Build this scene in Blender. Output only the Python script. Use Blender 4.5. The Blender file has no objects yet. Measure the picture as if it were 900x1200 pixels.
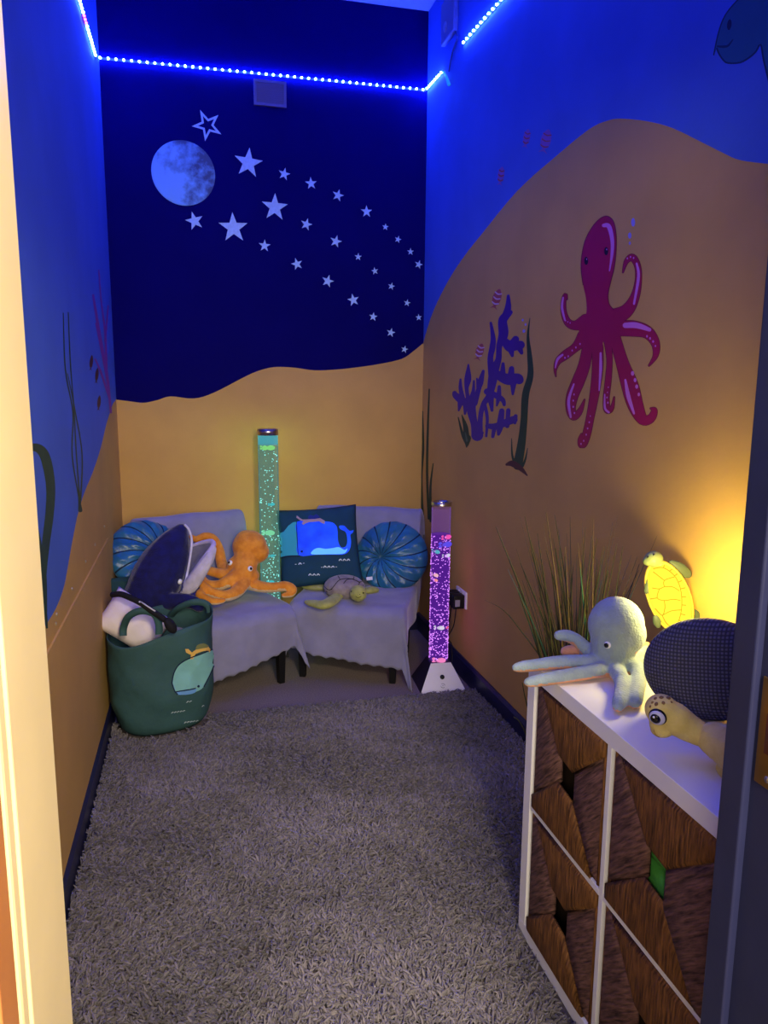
import bpy, bmesh, math, random
import numpy as np
from mathutils import Vector, Matrix
from mathutils.bvhtree import BVHTree
from mathutils.geometry import tessellate_polygon
random.seed(7); RNG = np.random.default_rng(11)
C = bpy.context.scene.collection
SC = bpy.context.scene
PI = math.pi

# ------------------------------------------------------------------ camera
CX, CY, FPX, H = 450.0, 600.0, 880.0, 1.45
def _axes():
    Y = Vector((229-CX, 451-CY, FPX)).normalized()
    vx = 411.0
    vy = CY-(FPX*FPX+(229-CX)*(vx-CX))/(451-CY)
    D = Vector((vx-CX, vy-CY, FPX)).normalized()
    X = D.cross(Y)
    return Matrix((X, Y, -D))
MCAM = _axes()
EYE = Vector((0, 0, H))
cam = bpy.data.cameras.new('camera'); cam.sensor_fit = 'VERTICAL'; cam.sensor_height = 36; cam.lens = FPX/1200*36
cam.clip_start = 0.02
camo = bpy.data.objects.new('camera', cam); C.objects.link(camo)
rt, up, bk = MCAM@Vector((1, 0, 0)), MCAM@Vector((0, -1, 0)), MCAM@Vector((0, 0, -1))
camo.matrix_world = Matrix(((rt.x, up.x, bk.x, 0), (rt.y, up.y, bk.y, 0), (rt.z, up.z, bk.z, H), (0, 0, 0, 1)))
SC.camera = camo

def ray(u, v): return MCAM@Vector(((u-CX)/FPX, (v-CY)/FPX, 1.0))
def atX(u, v, x): d = ray(u, v); return EYE+d*(x/d.x)
def atY(u, v, y): d = ray(u, v); return EYE+d*(y/d.y)
def atZ(u, v, z): d = ray(u, v); return EYE+d*((z-H)/d.z)
def atD(u, v, c):     # at the distance of point c along the viewing axis
    f = MCAM@Vector((0, 0, 1)); return EYE+ray(u, v)*((Vector(c)-EYE).dot(f))

XL, XR, YB, YF, ZC = -0.405, 1.27, 4.2, 0.74, 3.42

# ------------------------------------------------------------------ materials
def lin(c):
    return tuple(((x/255)/12.92 if x/255 <= .04045 else ((x/255+.055)/1.055)**2.4) for x in c)
MATS = {}
def mat(name, col, rough=.7, var=0., vscale=8., bump=0., bscale=60., sheen=0., metal=0., emit=None, es=0., col2=None, spec=.3, coat=0., detail=4.):
    if name in MATS: return MATS[name]
    m = bpy.data.materials.new(name); m.use_nodes = True; MATS[name] = m
    nt = m.node_tree; n = nt.nodes; b = n['Principled BSDF']
    c = lin(col); b.inputs['Base Color'].default_value = (*c, 1)
    b.inputs['Roughness'].default_value = rough; b.inputs['Metallic'].default_value = metal
    b.inputs['Specular IOR Level'].default_value = spec
    b.inputs['Sheen Weight'].default_value = sheen; b.inputs['Sheen Roughness'].default_value = .4
    b.inputs['Coat Weight'].default_value = coat
    tc = n.new('ShaderNodeTexCoord')
    if var > 0 or col2:
        nz = n.new('ShaderNodeTexNoise'); nz.inputs['Scale'].default_value = vscale; nz.inputs['Detail'].default_value = detail
        nt.links.new(tc.outputs['Object'], nz.inputs['Vector'])
        rp = n.new('ShaderNodeValToRGB')
        c2 = lin(col2) if col2 else tuple(x*(1-var) for x in c); c3 = c if col2 else tuple(min(1, x*(1+var)) for x in c)
        rp.color_ramp.elements[0].position = .35; rp.color_ramp.elements[1].position = .65
        rp.color_ramp.elements[0].color = (*c2, 1); rp.color_ramp.elements[1].color = (*c3, 1)
        nt.links.new(nz.outputs['Fac'], rp.inputs['Fac']); nt.links.new(rp.outputs['Color'], b.inputs['Base Color'])
    if bump > 0:
        nb = n.new('ShaderNodeTexNoise'); nb.inputs['Scale'].default_value = bscale; nb.inputs['Detail'].default_value = 5
        nt.links.new(tc.outputs['Object'], nb.inputs['Vector'])
        bp = n.new('ShaderNodeBump'); bp.inputs['Strength'].default_value = bump; bp.inputs['Distance'].default_value = .01
        nt.links.new(nb.outputs['Fac'], bp.inputs['Height']); nt.links.new(bp.outputs['Normal'], b.inputs['Normal'])
    if emit:
        b.inputs['Emission Color'].default_value = (*emit, 1); b.inputs['Emission Strength'].default_value = es
    return m

def clear_mat(name, tint, alpha, rough=.05, emit=None, es=0., skin=.35):
    """clear plastic: see-through body with a glossy skin that grows towards grazing angles"""
    m = bpy.data.materials.new(name); m.use_nodes = True; MATS[name] = m
    nt = m.node_tree; n = nt.nodes; n.clear()
    out = n.new('ShaderNodeOutputMaterial'); tr = n.new('ShaderNodeBsdfTransparent'); tr.inputs['Color'].default_value = (*tint, 1)
    gl = n.new('ShaderNodeBsdfGlossy'); gl.inputs['Roughness'].default_value = rough
    fr = n.new('ShaderNodeLayerWeight'); fr.inputs['Blend'].default_value = skin
    mx = n.new('ShaderNodeMixShader')
    nt.links.new(fr.outputs['Fresnel'], mx.inputs['Fac']); nt.links.new(tr.outputs[0], mx.inputs[1]); nt.links.new(gl.outputs[0], mx.inputs[2])
    last = mx
    if emit:
        em = n.new('ShaderNodeEmission'); em.inputs['Color'].default_value = (*emit, 1); em.inputs['Strength'].default_value = es
        m2 = n.new('ShaderNodeMixShader'); m2.inputs['Fac'].default_value = alpha
        nt.links.new(mx.outputs[0], m2.inputs[1]); nt.links.new(em.outputs[0], m2.inputs[2]); last = m2
    nt.links.new(last.outputs[0], out.inputs['Surface'])
    return m

def emis(name, col, s):
    if name in MATS: return MATS[name]
    m = bpy.data.materials.new(name); m.use_nodes = True; MATS[name] = m
    nt = m.node_tree; n = nt.nodes; n.clear()
    out = n.new('ShaderNodeOutputMaterial'); e = n.new('ShaderNodeEmission')
    e.inputs['Color'].default_value = (*col, 1); e.inputs['Strength'].default_value = s
    nt.links.new(e.outputs[0], out.inputs['Surface']); return m

# ------------------------------------------------------------------ object helpers
PM = {}
def props(o, label=None, cat=None, group=None, kind=None):
    if label: o['label'] = label
    if cat: o['category'] = cat
    if group: o['group'] = group
    if kind: o['kind'] = kind
    return o
def thing(name, label, cat, loc, rz=0, group=None):
    o = bpy.data.objects.new(name, None); C.objects.link(o); o.empty_display_size = .05
    o.location = loc; o.rotation_euler = (0, 0, rz)
    PM[o.name] = Matrix.Translation(Vector(loc))@Matrix.Rotation(rz, 4, 'Z')
    return props(o, label, cat, group)
def obj(name, bm, mats, parent=None, label=None, cat=None, group=None, kind=None, smooth=True, mods=None):
    """links the bmesh (world coordinates) as one mesh object, under its parent if there is one"""
    M = PM[parent.name] if parent is not None else Matrix.Identity(4)
    if isinstance(bm, bpy.types.Mesh):
        me = bm
        if parent is not None: me.transform(M.inverted())
        me.name = name
    else:
        if parent is not None: bm.transform(M.inverted())
        me = bpy.data.meshes.new(name); bm.to_mesh(me); bm.free()
    if not isinstance(mats, (list, tuple)): mats = [mats]
    if len(me.materials) == 0:
        for m in mats: me.materials.append(m)
    if smooth:
        me.polygons.foreach_set('use_smooth', [True]*len(me.polygons))
    o = bpy.data.objects.new(name, me); C.objects.link(o)
    PM[o.name] = M
    if parent is not None: o.parent = parent
    return props(o, label, cat, group, kind)
def origin_to(o, p):
    """moves a top-level mesh's origin to p, leaving the shape where it is"""
    p = Vector(p); o.data.transform(Matrix.Translation(-p)); o.location = p; PM[o.name] = Matrix.Translation(p); return o
def wn(o, angle=35):
    o.data.polygons.foreach_set('use_smooth', [True]*len(o.data.polygons))
    try: o.data.set_sharp_from_angle(angle=math.radians(angle))
    except Exception: pass
    return o

def B(): return bmesh.new()
def bvh_of(bm): bm.normal_update(); return BVHTree.FromBMesh(bm)
def box(bm, lo, hi, M=None, mi=0, bev=0.):
    lo, hi = Vector(lo), Vector(hi)
    r = bmesh.ops.create_cube(bm, size=1)
    vs = r['verts']
    T = Matrix.Translation((lo+hi)/2)@Matrix.Diagonal((hi.x-lo.x, hi.y-lo.y, hi.z-lo.z, 1))
    if M is not None and bev == 0: T = M@T
    bmesh.ops.transform(bm, matrix=T, verts=vs)
    fs = set(f for v in vs for f in v.link_faces)
    if bev > 0:
        es = list(set(e for v in vs for e in v.link_edges))
        rr = bmesh.ops.bevel(bm, geom=es, offset=bev, segments=3, profile=.5, affect='EDGES')
        fs = set(rr['faces']); 
        vs2 = set(v for f in fs for v in f.verts)
        for v in list(vs2):
            for f in v.link_faces: fs.add(f)
        vs2 = set(v for f in fs for v in f.verts)
        if M is not None: bmesh.ops.transform(bm, matrix=M, verts=list(vs2))
    for f in fs: f.material_index = mi
    return bm
def frame(z, x=None):
    z = Vector(z).normalized(); x = Vector(x) if x else (Vector((0, 0, 1)) if abs(z.z) < .9 else Vector((1, 0, 0)))
    x = (x-z*x.dot(z)).normalized(); y = z.cross(x)
    return Matrix((x, y, z)).transposed()
def catmull(pts, n=6, closed=False):
    P = [np.array(p, float) for p in pts]; L = len(P); out = []
    rng = range(L) if closed else range(L-1)
    for i in rng:
        if closed: a, b, c, d = P[i-1], P[i], P[(i+1) % L], P[(i+2) % L]
        else: a, b, c, d = P[max(i-1, 0)], P[i], P[i+1], P[min(i+2, L-1)]
        for k in range(n):
            t = k/n
            out.append(.5*((2*b)+(-a+c)*t+(2*a-5*b+4*c-d)*t*t+(-a+3*b-3*c+d)*t**3))
    if not closed: out.append(P[-1])
    return out
def tube(bm, pts, radii, seg=10, caps=True, mi=0):
    """round tube along points with a radius each"""
    pts = [Vector(p) for p in pts]
    if not hasattr(radii, '__len__'): radii = [radii]*len(pts)
    rings = []; prev = None
    for i, p in enumerate(pts):
        d = (pts[min(i+1, len(pts)-1)]-pts[max(i-1, 0)])
        d = d.normalized() if d.length > 1e-9 else Vector((0, 0, 1))
        if prev is None: x = d.orthogonal().normalized()
        else:
            x = prev-d*prev.dot(d); x = x.normalized() if x.length > 1e-6 else d.orthogonal().normalized()
        prev = x; y = d.cross(x)
        rings.append([bm.verts.new(p+(x*math.cos(2*PI*k/seg)+y*math.sin(2*PI*k/seg))*radii[i]) for k in range(seg)])
    for a, b in zip(rings, rings[1:]):
        for k in range(seg):
            f = bm.faces.new((a[k], a[(k+1) % seg], b[(k+1) % seg], b[k])); f.material_index = mi
    if caps:
        f = bm.faces.new(list(reversed(rings[0]))); f.material_index = mi
        f = bm.faces.new(rings[-1]); f.material_index = mi
    return bm
def lathe(bm, prof, M=None, seg=32, mi=0, cap=True):
    """profile [(r, z)] turned round z"""
    M = M or Matrix.Identity(4); rings = []
    for r, z in prof:
        rings.append([bm.verts.new(M@Vector((r*math.cos(2*PI*k/seg), r*math.sin(2*PI*k/seg), z))) for k in range(seg)])
    for a, b in zip(rings, rings[1:]):
        for k in range(seg):
            f = bm.faces.new((a[k], a[(k+1) % seg], b[(k+1) % seg], b[k])); f.material_index = mi
    if cap:
        if prof[0][0] > 1e-4: bm.faces.new(list(reversed(rings[0]))).material_index = mi
        if prof[-1][0] > 1e-4: bm.faces.new(rings[-1]).material_index = mi
    return bm
def ball(bm, c, r, M=None, sub=2, mi=0, seg=None):
    if not hasattr(r, '__len__'): r = (r, r, r)
    T = Matrix.Translation(Vector(c))@((M.to_4x4() if M is not None else Matrix.Identity(4)))@Matrix.Diagonal((*r, 1))
    q = bmesh.ops.create_icosphere(bm, subdivisions=sub, radius=1, matrix=T)
    for v in q['verts']:
        for f in v.link_faces: f.material_index = mi
    return bm
def sweep(bm, pts, n=10, flat=None):
    """ball swept along (point, radius) stations; flat = (axis matrix, factors) squashes every ball"""
    st = catmull([(*p, r) for p, r in pts], n)
    last = None
    for s in st:
        p = Vector(s[:3]); r = max(float(s[3]), .002)
        if last is not None and (p-last).length < r*.25: continue
        last = p
        if flat: ball(bm, p, tuple(r*k for k in flat[1]), flat[0], 2)
        else: ball(bm, p, r, None, 2)
    return bm
def blob(name, bm, mats, parent, voxel=.005, smooth=6, pick=None, **kw):
    """fuses the balls into one continuous skin"""
    me = bpy.data.meshes.new('t'); bm.to_mesh(me); bm.free()
    t = bpy.data.objects.new('t', me); C.objects.link(t)
    md = t.modifiers.new('r', 'REMESH'); md.mode = 'VOXEL'; md.voxel_size = voxel; md.use_smooth_shade = True
    ms = t.modifiers.new('s', 'SMOOTH'); ms.factor = .5; ms.iterations = smooth
    dg = bpy.context.evaluated_depsgraph_get(); dg.update()
    m2 = bpy.data.meshes.new_from_object(t.evaluated_get(dg))
    bpy.data.objects.remove(t); bpy.data.meshes.remove(me)
    m2.materials.clear()
    if not isinstance(mats, (list, tuple)): mats = [mats]
    for m in mats: m2.materials.append(m)
    if pick:
        for p in m2.polygons: p.material_index = pick(p.center, p.normal)
    b2 = bmesh.new(); b2.from_mesh(m2); bv = bvh_of(b2); b2.free()
    o = obj(name, m2, mats, parent, **kw)
    return o, bv
def hit(bv, u, v, off=0.):
    d = ray(u, v).normalized(); loc, nrm, i, dist = bv.ray_cast(EYE, d)
    if loc is None: return None, None
    if nrm.dot(d) > 0: nrm = -nrm
    return loc+nrm*off, nrm
def eye_on(bv, u, v, r, parent, white, pupil, pr=.5, sink=.35, look=None, name='eye'):
    p, n = hit(bv, u, v)
    if p is None: return
    b = B(); F = frame(n); ball(b, p+n*r*(1-sink)*.2, (r, r, r*.7), F, 3)
    e = obj(name, b, white, parent)
    b = B(); q = p+n*r*(1-sink)*.2+n*r*.5
    if look: q = q+(rt*look[0]-up*look[1])*r
    ball(b, q, (r*pr, r*pr, r*.3), F, 2); obj('pupil', b, pupil, e)
    return e

# flat painted shapes on a wall: pixel outlines turned into points of the wall
def wallR(u, v, off=0.): return atX(u, v, XR-off)
def wallL(u, v, off=0.): return atX(u, v, XL+off)
def wallB(u, v, off=0.): return atY(u, v, YB-off)
def poly(bm, pts, f, mi=0, sub=0):
    pts2 = []
    for p in pts:
        if not pts2 or (abs(p[0]-pts2[-1][0])+abs(p[1]-pts2[-1][1])) > 1e-4: pts2.append(p)
    vs = [bm.verts.new(f(p[0], p[1])) for p in pts2]
    for t in tessellate_polygon([[Vector((p[0], p[1], 0)) for p in pts2]]):
        bm.faces.new([vs[i] for i in t]).material_index = mi
def stroke(bm, pts, f, mi=0, n=6, sc=1.):
    """tapered brush stroke: (u, v, half width)"""
    st = catmull(pts, n)
    L, R = [], []
    for i, s in enumerate(st):
        a, b = st[max(i-1, 0)], st[min(i+1, len(st)-1)]
        d = np.array(b[:2])-np.array(a[:2]); l = np.hypot(*d)
        if l < 1e-6: continue
        nx, ny = -d[1]/l, d[0]/l; w = max(s[2], .15)*sc
        L.append((s[0]+nx*w, s[1]+ny*w)); R.append((s[0]-nx*w, s[1]-ny*w))
    vl = [bm.verts.new(f(*p, i*4e-6)) for i, p in enumerate(L)]; vr = [bm.verts.new(f(*p, i*4e-6)) for i, p in enumerate(R)]
    for i in range(len(vl)-1):
        bm.faces.new((vl[i], vl[i+1], vr[i+1], vr[i])).material_index = mi
    for i, q, vL, vR in ((0, 1, vl[0], vr[0]), (-1, -2, vl[-1], vr[-1])):     # rounded ends
        s = st[i]; w = s[2]*sc
        if w < .6: continue
        d = np.array(s[:2])-np.array(st[q][:2]); a0 = math.atan2(d[1], d[0]); sg = 1 if i == -1 else -1
        arc = [bm.verts.new(f(s[0]+w*math.cos(a0+sg*(PI/2-PI*k/7)), s[1]+w*math.sin(a0+sg*(PI/2-PI*k/7)))) for k in range(1, 7)]
        bm.faces.new([vL]+arc+[vR]).material_index = mi
def disc(bm, u, v, rx, ry, f, mi=0, n=16, rot=0.):
    c, s = math.cos(rot), math.sin(rot)
    vs = [bm.verts.new(f(u+rx*math.cos(a)*c-ry*math.sin(a)*s, v+rx*math.cos(a)*s+ry*math.sin(a)*c)) for a in [2*PI*k/n for k in range(n)]]
    bm.faces.new(vs).material_index = mi
def from_crop(u0, v0, sc): return lambda p: tuple([u0+p[0]/sc, v0+p[1]/sc]+[x/sc for x in p[2:]])
def patch(bm, pts, bv, off, mi=0, cuts=3):
    """flat outline laid on a curved surface (print on fabric)"""
    t = bmesh.new(); q = []
    for p in pts:
        if not q or abs(p[0]-q[-1][0])+abs(p[1]-q[-1][1]) > 1e-4: q.append(p)
    vs = [t.verts.new((p[0], p[1], 0)) for p in q]
    for tr in tessellate_polygon([[Vector((p[0], p[1], 0)) for p in q]]): t.faces.new([vs[i] for i in tr])
    for _ in range(cuts):
        es = [e for e in t.edges if e.calc_length() > 3.0]
        if not es: break
        bmesh.ops.subdivide_edges(t, edges=es, cuts=1); bmesh.ops.triangulate(t, faces=list(t.faces))
    mp = {}
    for v in t.verts:
        p, n = hit(bv, v.co.x, v.co.y, off)
        mp[v] = bm.verts.new(p) if p is not None else None
    for f in t.faces:
        q = [mp[v] for v in f.verts]
        if None in q: continue
        bm.faces.new(q).material_index = mi
    t.free()
def stroke_pts(pts, n=5):
    st = catmull(pts, n); L, R = [], []
    for i, s in enumerate(st):
        a, b = st[max(i-1, 0)], st[min(i+1, len(st)-1)]
        d = np.array(b[:2])-np.array(a[:2]); l = max(np.hypot(*d), 1e-6); w = max(s[2], .12)
        L.append((s[0]-d[1]/l*w, s[1]+d[0]/l*w)); R.append((s[0]+d[1]/l*w, s[1]-d[0]/l*w))
    return L, R
def stroke_on(bm, pts, bv, off, mi=0, n=5):
    L, R = stroke_pts(pts, n); q = []
    for a, b in zip(L, R):
        pa, _ = hit(bv, *a, off); pb, _ = hit(bv, *b, off)
        q.append((bm.verts.new(pa), bm.verts.new(pb)) if pa is not None and pb is not None else None)
    for a, b in zip(q, q[1:]):
        if a and b: bm.faces.new((a[0], b[0], b[1], a[1])).material_index = mi

# ------------------------------------------------------------------ palette
M_SKY = mat('sky_blue_paint', (74, 108, 192), .75, .06, 3, .05, 120)
M_SAND = mat('sand_paint', (204, 160, 82), .75, .06, 3, .05, 120)
M_NIGHT = mat('night_blue_paint', (12, 6, 82), .85, .05, 3, .04, 120, spec=.05)
M_CEIL = mat('ceiling_white_paint', (205, 205, 210), .8, .03, 3)
M_NAVY = mat('navy_gloss_paint', (32, 34, 62), .35, .08, 12, .03, 50)
M_CREAM = mat('cream_gloss_paint', (240, 218, 165), .4, .03, 8)
M_WOOD = mat('door_veneer', (196, 128, 72), .5, 0, 6, col2=(178, 110, 58))
M_WHITE = mat('white_laminate', (232, 228, 226), .35, .02, 5)
M_BLACK = mat('black_paint', (14, 13, 15), .5)
M_BLACKF = mat('black_upholstery', (20, 19, 24), .85, .2, 40, .2, 200)
M_CHROME = mat('brushed_steel', (190, 180, 175), .28, metal=1.)
M_BRASS = mat('brass_plate', (178, 138, 70), .35, .1, 20, metal=1.)
M_EYEW = mat('eye_white', (238, 236, 232), .25)
M_EYEB = mat('eye_black', (8, 7, 8), .12, spec=.6)

# ------------------------------------------------------------------ room shell
sand_b = catmull([(134, 468), (150, 470), (168, 472), (184, 469), (200, 464.5), (227, 467), (251, 460), (290, 440), (308, 433), (324.5, 430), (346, 431), (368.5, 434), (395, 433), (422, 430), (448, 426), (471, 420.5), (484, 412), (496, 402)], 4)
sand_r = catmull([(496, 401), (508, 364), (526.7, 326.7), (545, 299), (564, 275), (606, 224), (652.7, 182), (690, 151.7), (710, 142), (727, 139), (758, 142), (788, 150), (825, 168), (847, 179), (867, 187.6), (900, 192)], 4)
sand_l = catmull([(134, 468), (125, 496), (118, 525), (110, 550), (98, 580), (90, 608), (82, 650), (75, 687), (66, 712), (56, 729)], 4)

def split_wall(name, line, mats, a0, a1, axis, const, out):
    """wall slab whose inner face is split along a painted line"""
    bm = B()
    P = (lambda s, z: Vector((s, const, z))) if axis == 'x' else (lambda s, z: Vector((const, s, z)))
    vl = [bm.verts.new(P(s, z)) for s, z in line]
    t1, t0 = bm.verts.new(P(a1, ZC)), bm.verts.new(P(a0, ZC))
    b1, b0 = bm.verts.new(P(a1, 0)), bm.verts.new(P(a0, 0))
    f1 = bm.faces.new(vl+[t1, t0]); f2 = bm.faces.new([b0, b1]+list(reversed(vl)))
    f2.material_index = 1
    r = bmesh.ops.extrude_face_region(bm, geom=[f1, f2], use_keep_orig=True)
    nv = [g for g in r['geom'] if isinstance(g, bmesh.types.BMVert)]
    bmesh.ops.translate(bm, vec=out, verts=nv)
    bmesh.ops.recalc_face_normals(bm, faces=list(bm.faces))
    return obj(name, bm, mats, kind='structure', smooth=False)
lb = [(wallB(u, v).x, wallB(u, v).z) for u, v in sand_b]; lb[0] = (XL, lb[0][1]); lb[-1] = (XR, lb[-1][1])
wall_back = split_wall('wall_back', lb, [M_NIGHT, M_SAND], XL, XR, 'x', YB, Vector((0, .12, 0)))
lr = [(wallR(u, v).y, wallR(u, v).z) for u, v in sand_r]; lr[0] = (YB, lr[0][1])
lr = lr+[(1.3, lr[-1][1]-.03), (1.05, 1.9), (YF, 1.92)]; lr.reverse()
wall_right = split_wall('wall_right', lr, [M_SKY, M_SAND], YF, YB, 'y', XR, Vector((.12, 0, 0)))
ll = [(wallL(u, v).y, wallL(u, v).z) for u, v in sand_l]; ll[0] = (YB, ll[0][1])
ll = ll+[(1.85, .83), (1.4, .80), (YF, .82)]; ll.reverse()
wall_left = split_wall('wall_left', ll, [M_SKY, M_SAND], YF, YB, 'y', XL, Vector((-.12, 0, 0)))

# door opening: x -0.145 .. 0.626
DL, DR, DT = -.145, .626, 2.04
bm = B()
box(bm, (XL-.12, .58, 0), (DL-.03, YF, ZC)); box(bm, (DR+.03, .58, 0), (XR+.12, YF, ZC)); box(bm, (DL-.03, .58, DT+.03), (DR+.03, YF, ZC))
for f in bm.faces: f.material_index = 1 if f.normal.y > .5 else 0
obj('wall_front', bm, [M_CREAM, M_SKY], kind='structure', smooth=False)
bm = B(); box(bm, (XL-.12, -1.6, -.06), (XR+.12, YB+.12, 0))
M_CARPET = mat('fawn_cord_carpet', (138, 124, 118), .95, .25, 180, .8, 320)
floor = obj('floor', bm, M_CARPET, kind='structure', smooth=False)
bm = B(); box(bm, (XL-.12, .58, ZC), (XR+.12, YB+.12, ZC+.08)); obj('ceiling', bm, M_CEIL, kind='structure', smooth=False)

def skirting(name, a, b, n, h=.105):
    bm = B(); a, b, n = Vector(a), Vector(b), Vector(n)
    pr = [(0, 0), (.016, 0), (.016, h-.012), (.008, h), (0, h)]
    r1 = [bm.verts.new(a+n*d+Vector((0, 0, z))) for d, z in pr]; r2 = [bm.verts.new(b+n*d+Vector((0, 0, z))) for d, z in pr]
    for k in range(5): bm.faces.new((r1[k], r1[(k+1) % 5], r2[(k+1) % 5], r2[k]))
    bm.faces.new(r1); bm.faces.new(list(reversed(r2))); bmesh.ops.recalc_face_normals(bm, faces=list(bm.faces))
    return obj(name, bm, M_NAVY, kind='structure', smooth=False)
skirting('baseboard_left', (XL, YF, 0), (XL, YB, 0), (1, 0, 0))
skirting('baseboard_right', (XR, YF, 0), (XR, YB, 0), (-1, 0, 0))
skirting('baseboard_back', (XL+.016, YB, 0), (XR-.016, YB, 0), (0, -1, 0))

# dado board along the left wall with its row of screws
bm = B(); za, zb = .752, .772
vs = []
for x in (XL, XL+.006):
    vs.append([bm.verts.new((x, y, z)) for y, z in ((YF, .105), (3.49, .105), (3.49, zb), (YF, za-.02))])
for k in range(4): bm.faces.new((vs[0][k], vs[0][(k+1) % 4], vs[1][(k+1) % 4], vs[1][k]))
bm.faces.new(vs[0]); bm.faces.new(list(reversed(vs[1]))); bmesh.ops.recalc_face_normals(bm, faces=list(bm.faces))
dado = obj('trim_1', bm, M_SAND, kind='structure', smooth=False)
M_SCREW = mat('screw_head', (205, 190, 150), .35, metal=.8)
for u, v in ((122, 617), (111, 638), (100, 658), (84, 690), (66, 720), (65, 731)):
    p = wallL(u, v); b = B(); lathe(b, [(.0, .004), (.004, .0035), (.006, .001), (.006, 0)], Matrix.Translation(p)@frame((1, 0, 0)).to_4x4(), 12)
    obj('screw', b, M_SCREW, wall_left)

# door lining, stop and casing
bm = B(); box(bm, (DL-.03, .586, 0), (DL, YF, DT+.03), bev=.003)
box(bm, (DL-.03, .560, 0), (DL-.001, .5855, DT), bev=.006)           # rounded bead on the hinge side
obj('trim_2', bm, M_CREAM, kind='structure', smooth=False)
bm = B(); box(bm, (DR, .625, 0), (DR+.03, YF, DT+.03), bev=.002)
box(bm, (DR-.010, .698, 0), (DR+.002, .737, DT), bev=.003)         # door stop
st = obj('trim_3', bm, M_NAVY, kind='structure', smooth=False)
bm = B(); box(bm, (DR+.004, .52, 0), (DR+.03, .624, DT+.03), bev=.003); box(bm, (DR+.004, .52, 0), (DR+.10, .58, DT+.1), bev=.003)
obj('trim_4', bm, M_CREAM, kind='structure', smooth=False)
bm = B(); box(bm, (DL, .60, DT), (DR, YF, DT+.03)); obj('trim_5', bm, M_CREAM, kind='structure', smooth=False)
# strike plate let into the right lining
d = ray(893, 790); z1 = (EYE+d*(DR/d.x)).z; d = ray(893, 920); z0 = (EYE+d*(DR/d.x)).z
b = B(); box(b, (DR-.002, .650, z0), (DR+.002, .692, z1), bev=.0008)
sp = obj('strike_plate', b, M_BRASS, None, 'worn brass strike plate screwed to the navy door jamb', 'strike plate'); wn(sp)
zm = (z0+z1)/2
b = B(); box(b, (DR-.0028, .660, zm-.024), (DR-.0015, .680, zm+.024)); obj('latch_hole', b, mat('latch_hole_wood', (120, 62, 24), .8), sp)
for z in (z0+.012, z1-.012):
    b = B(); lathe(b, [(0, .002), (.004, .0015), (.0045, 0)], Matrix.Translation((DR-.002, .671, z))@frame((-1, 0, 0)).to_4x4(), 10); obj('screw', b, M_CHROME, sp)
# the wood-faced door standing open into the hallway
bm = B(); box(bm, (DL-.78, .514, .01), (DL-.002, .557, DT-.01), bev=.002)
door = obj('door_1', bm, M_WOOD, kind='structure', smooth=False)
for z in (.25, 1.85):
    b = B(); lathe(b, [(.006, z-.05), (.006, z+.05)], Matrix.Translation((DL+.001, .558, 0)), 10); obj('hinge', b, M_BRASS, door)
b = B(); tube(b, [(DL-.72, .514, 1.0), (DL-.72, .47, 1.0), (DL-.70, .465, 1.0), (DL-.60, .465, 1.0)], .009, 10); obj('door_handle', b, M_CHROME, door)

# ------------------------------------------------------------------ paintings on the walls
def mural(name, wall, label, mats, build):
    b = B(); build(b); bmesh.ops.recalc_face_normals(b, faces=list(b.faces)); return obj(name, b, mats, wall, label=label, smooth=False)
M_OCT = mat('mural_crimson', (166, 18, 72), .6, .05, 10); M_OCTD = mat('mural_crimson_outline', (112, 10, 52), .6)
M_PINK = mat('mural_pink', (214, 122, 200), .6); M_MBLK = mat('mural_black', (18, 12, 40), .6)
M_CORAL = mat('mural_violet', (70, 30, 130), .6, .05, 10); M_WEED = mat('mural_green', (34, 66, 44), .6, .15, 20); M_WEEDL = mat('mural_light_green', (72, 106, 78), .6)
M_LILAC = mat('mural_lilac', (150, 140, 215), .6); M_MBRN = mat('mural_brown', (78, 36, 44), .6); M_FISHO = mat('mural_coral_red', (176, 78, 74), .6)
M_FISHW = mat('mural_pale_pink', (215, 180, 195), .6); M_FAINT = mat('mural_dusty_pink', (150, 96, 160), .7)
M_TEALM = mat('mural_teal', (40, 88, 104), .6, .05, 8); M_TEALD = mat('mural_dark_teal', (22, 44, 62), .6)
fo = from_crop(635, 240, 4.14)
def w_off(w, o): return lambda u, v, e=0.: w(u, v, .0002+o*.16+e)
OB = [(318, 55), (347, 80), (360, 140), (361, 210), (352, 300), (335, 370), (322, 430), (326, 480), (348, 508), (395, 530), (390, 600), (372, 645), (335, 665), (300, 662), (290, 690), (250, 705), (240, 715), (205, 690), (188, 660), (180, 615), (183, 578), (208, 548), (217, 510), (213, 450), (200, 390), (190, 310), (196, 230), (215, 160), (250, 100), (285, 65)]
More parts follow.
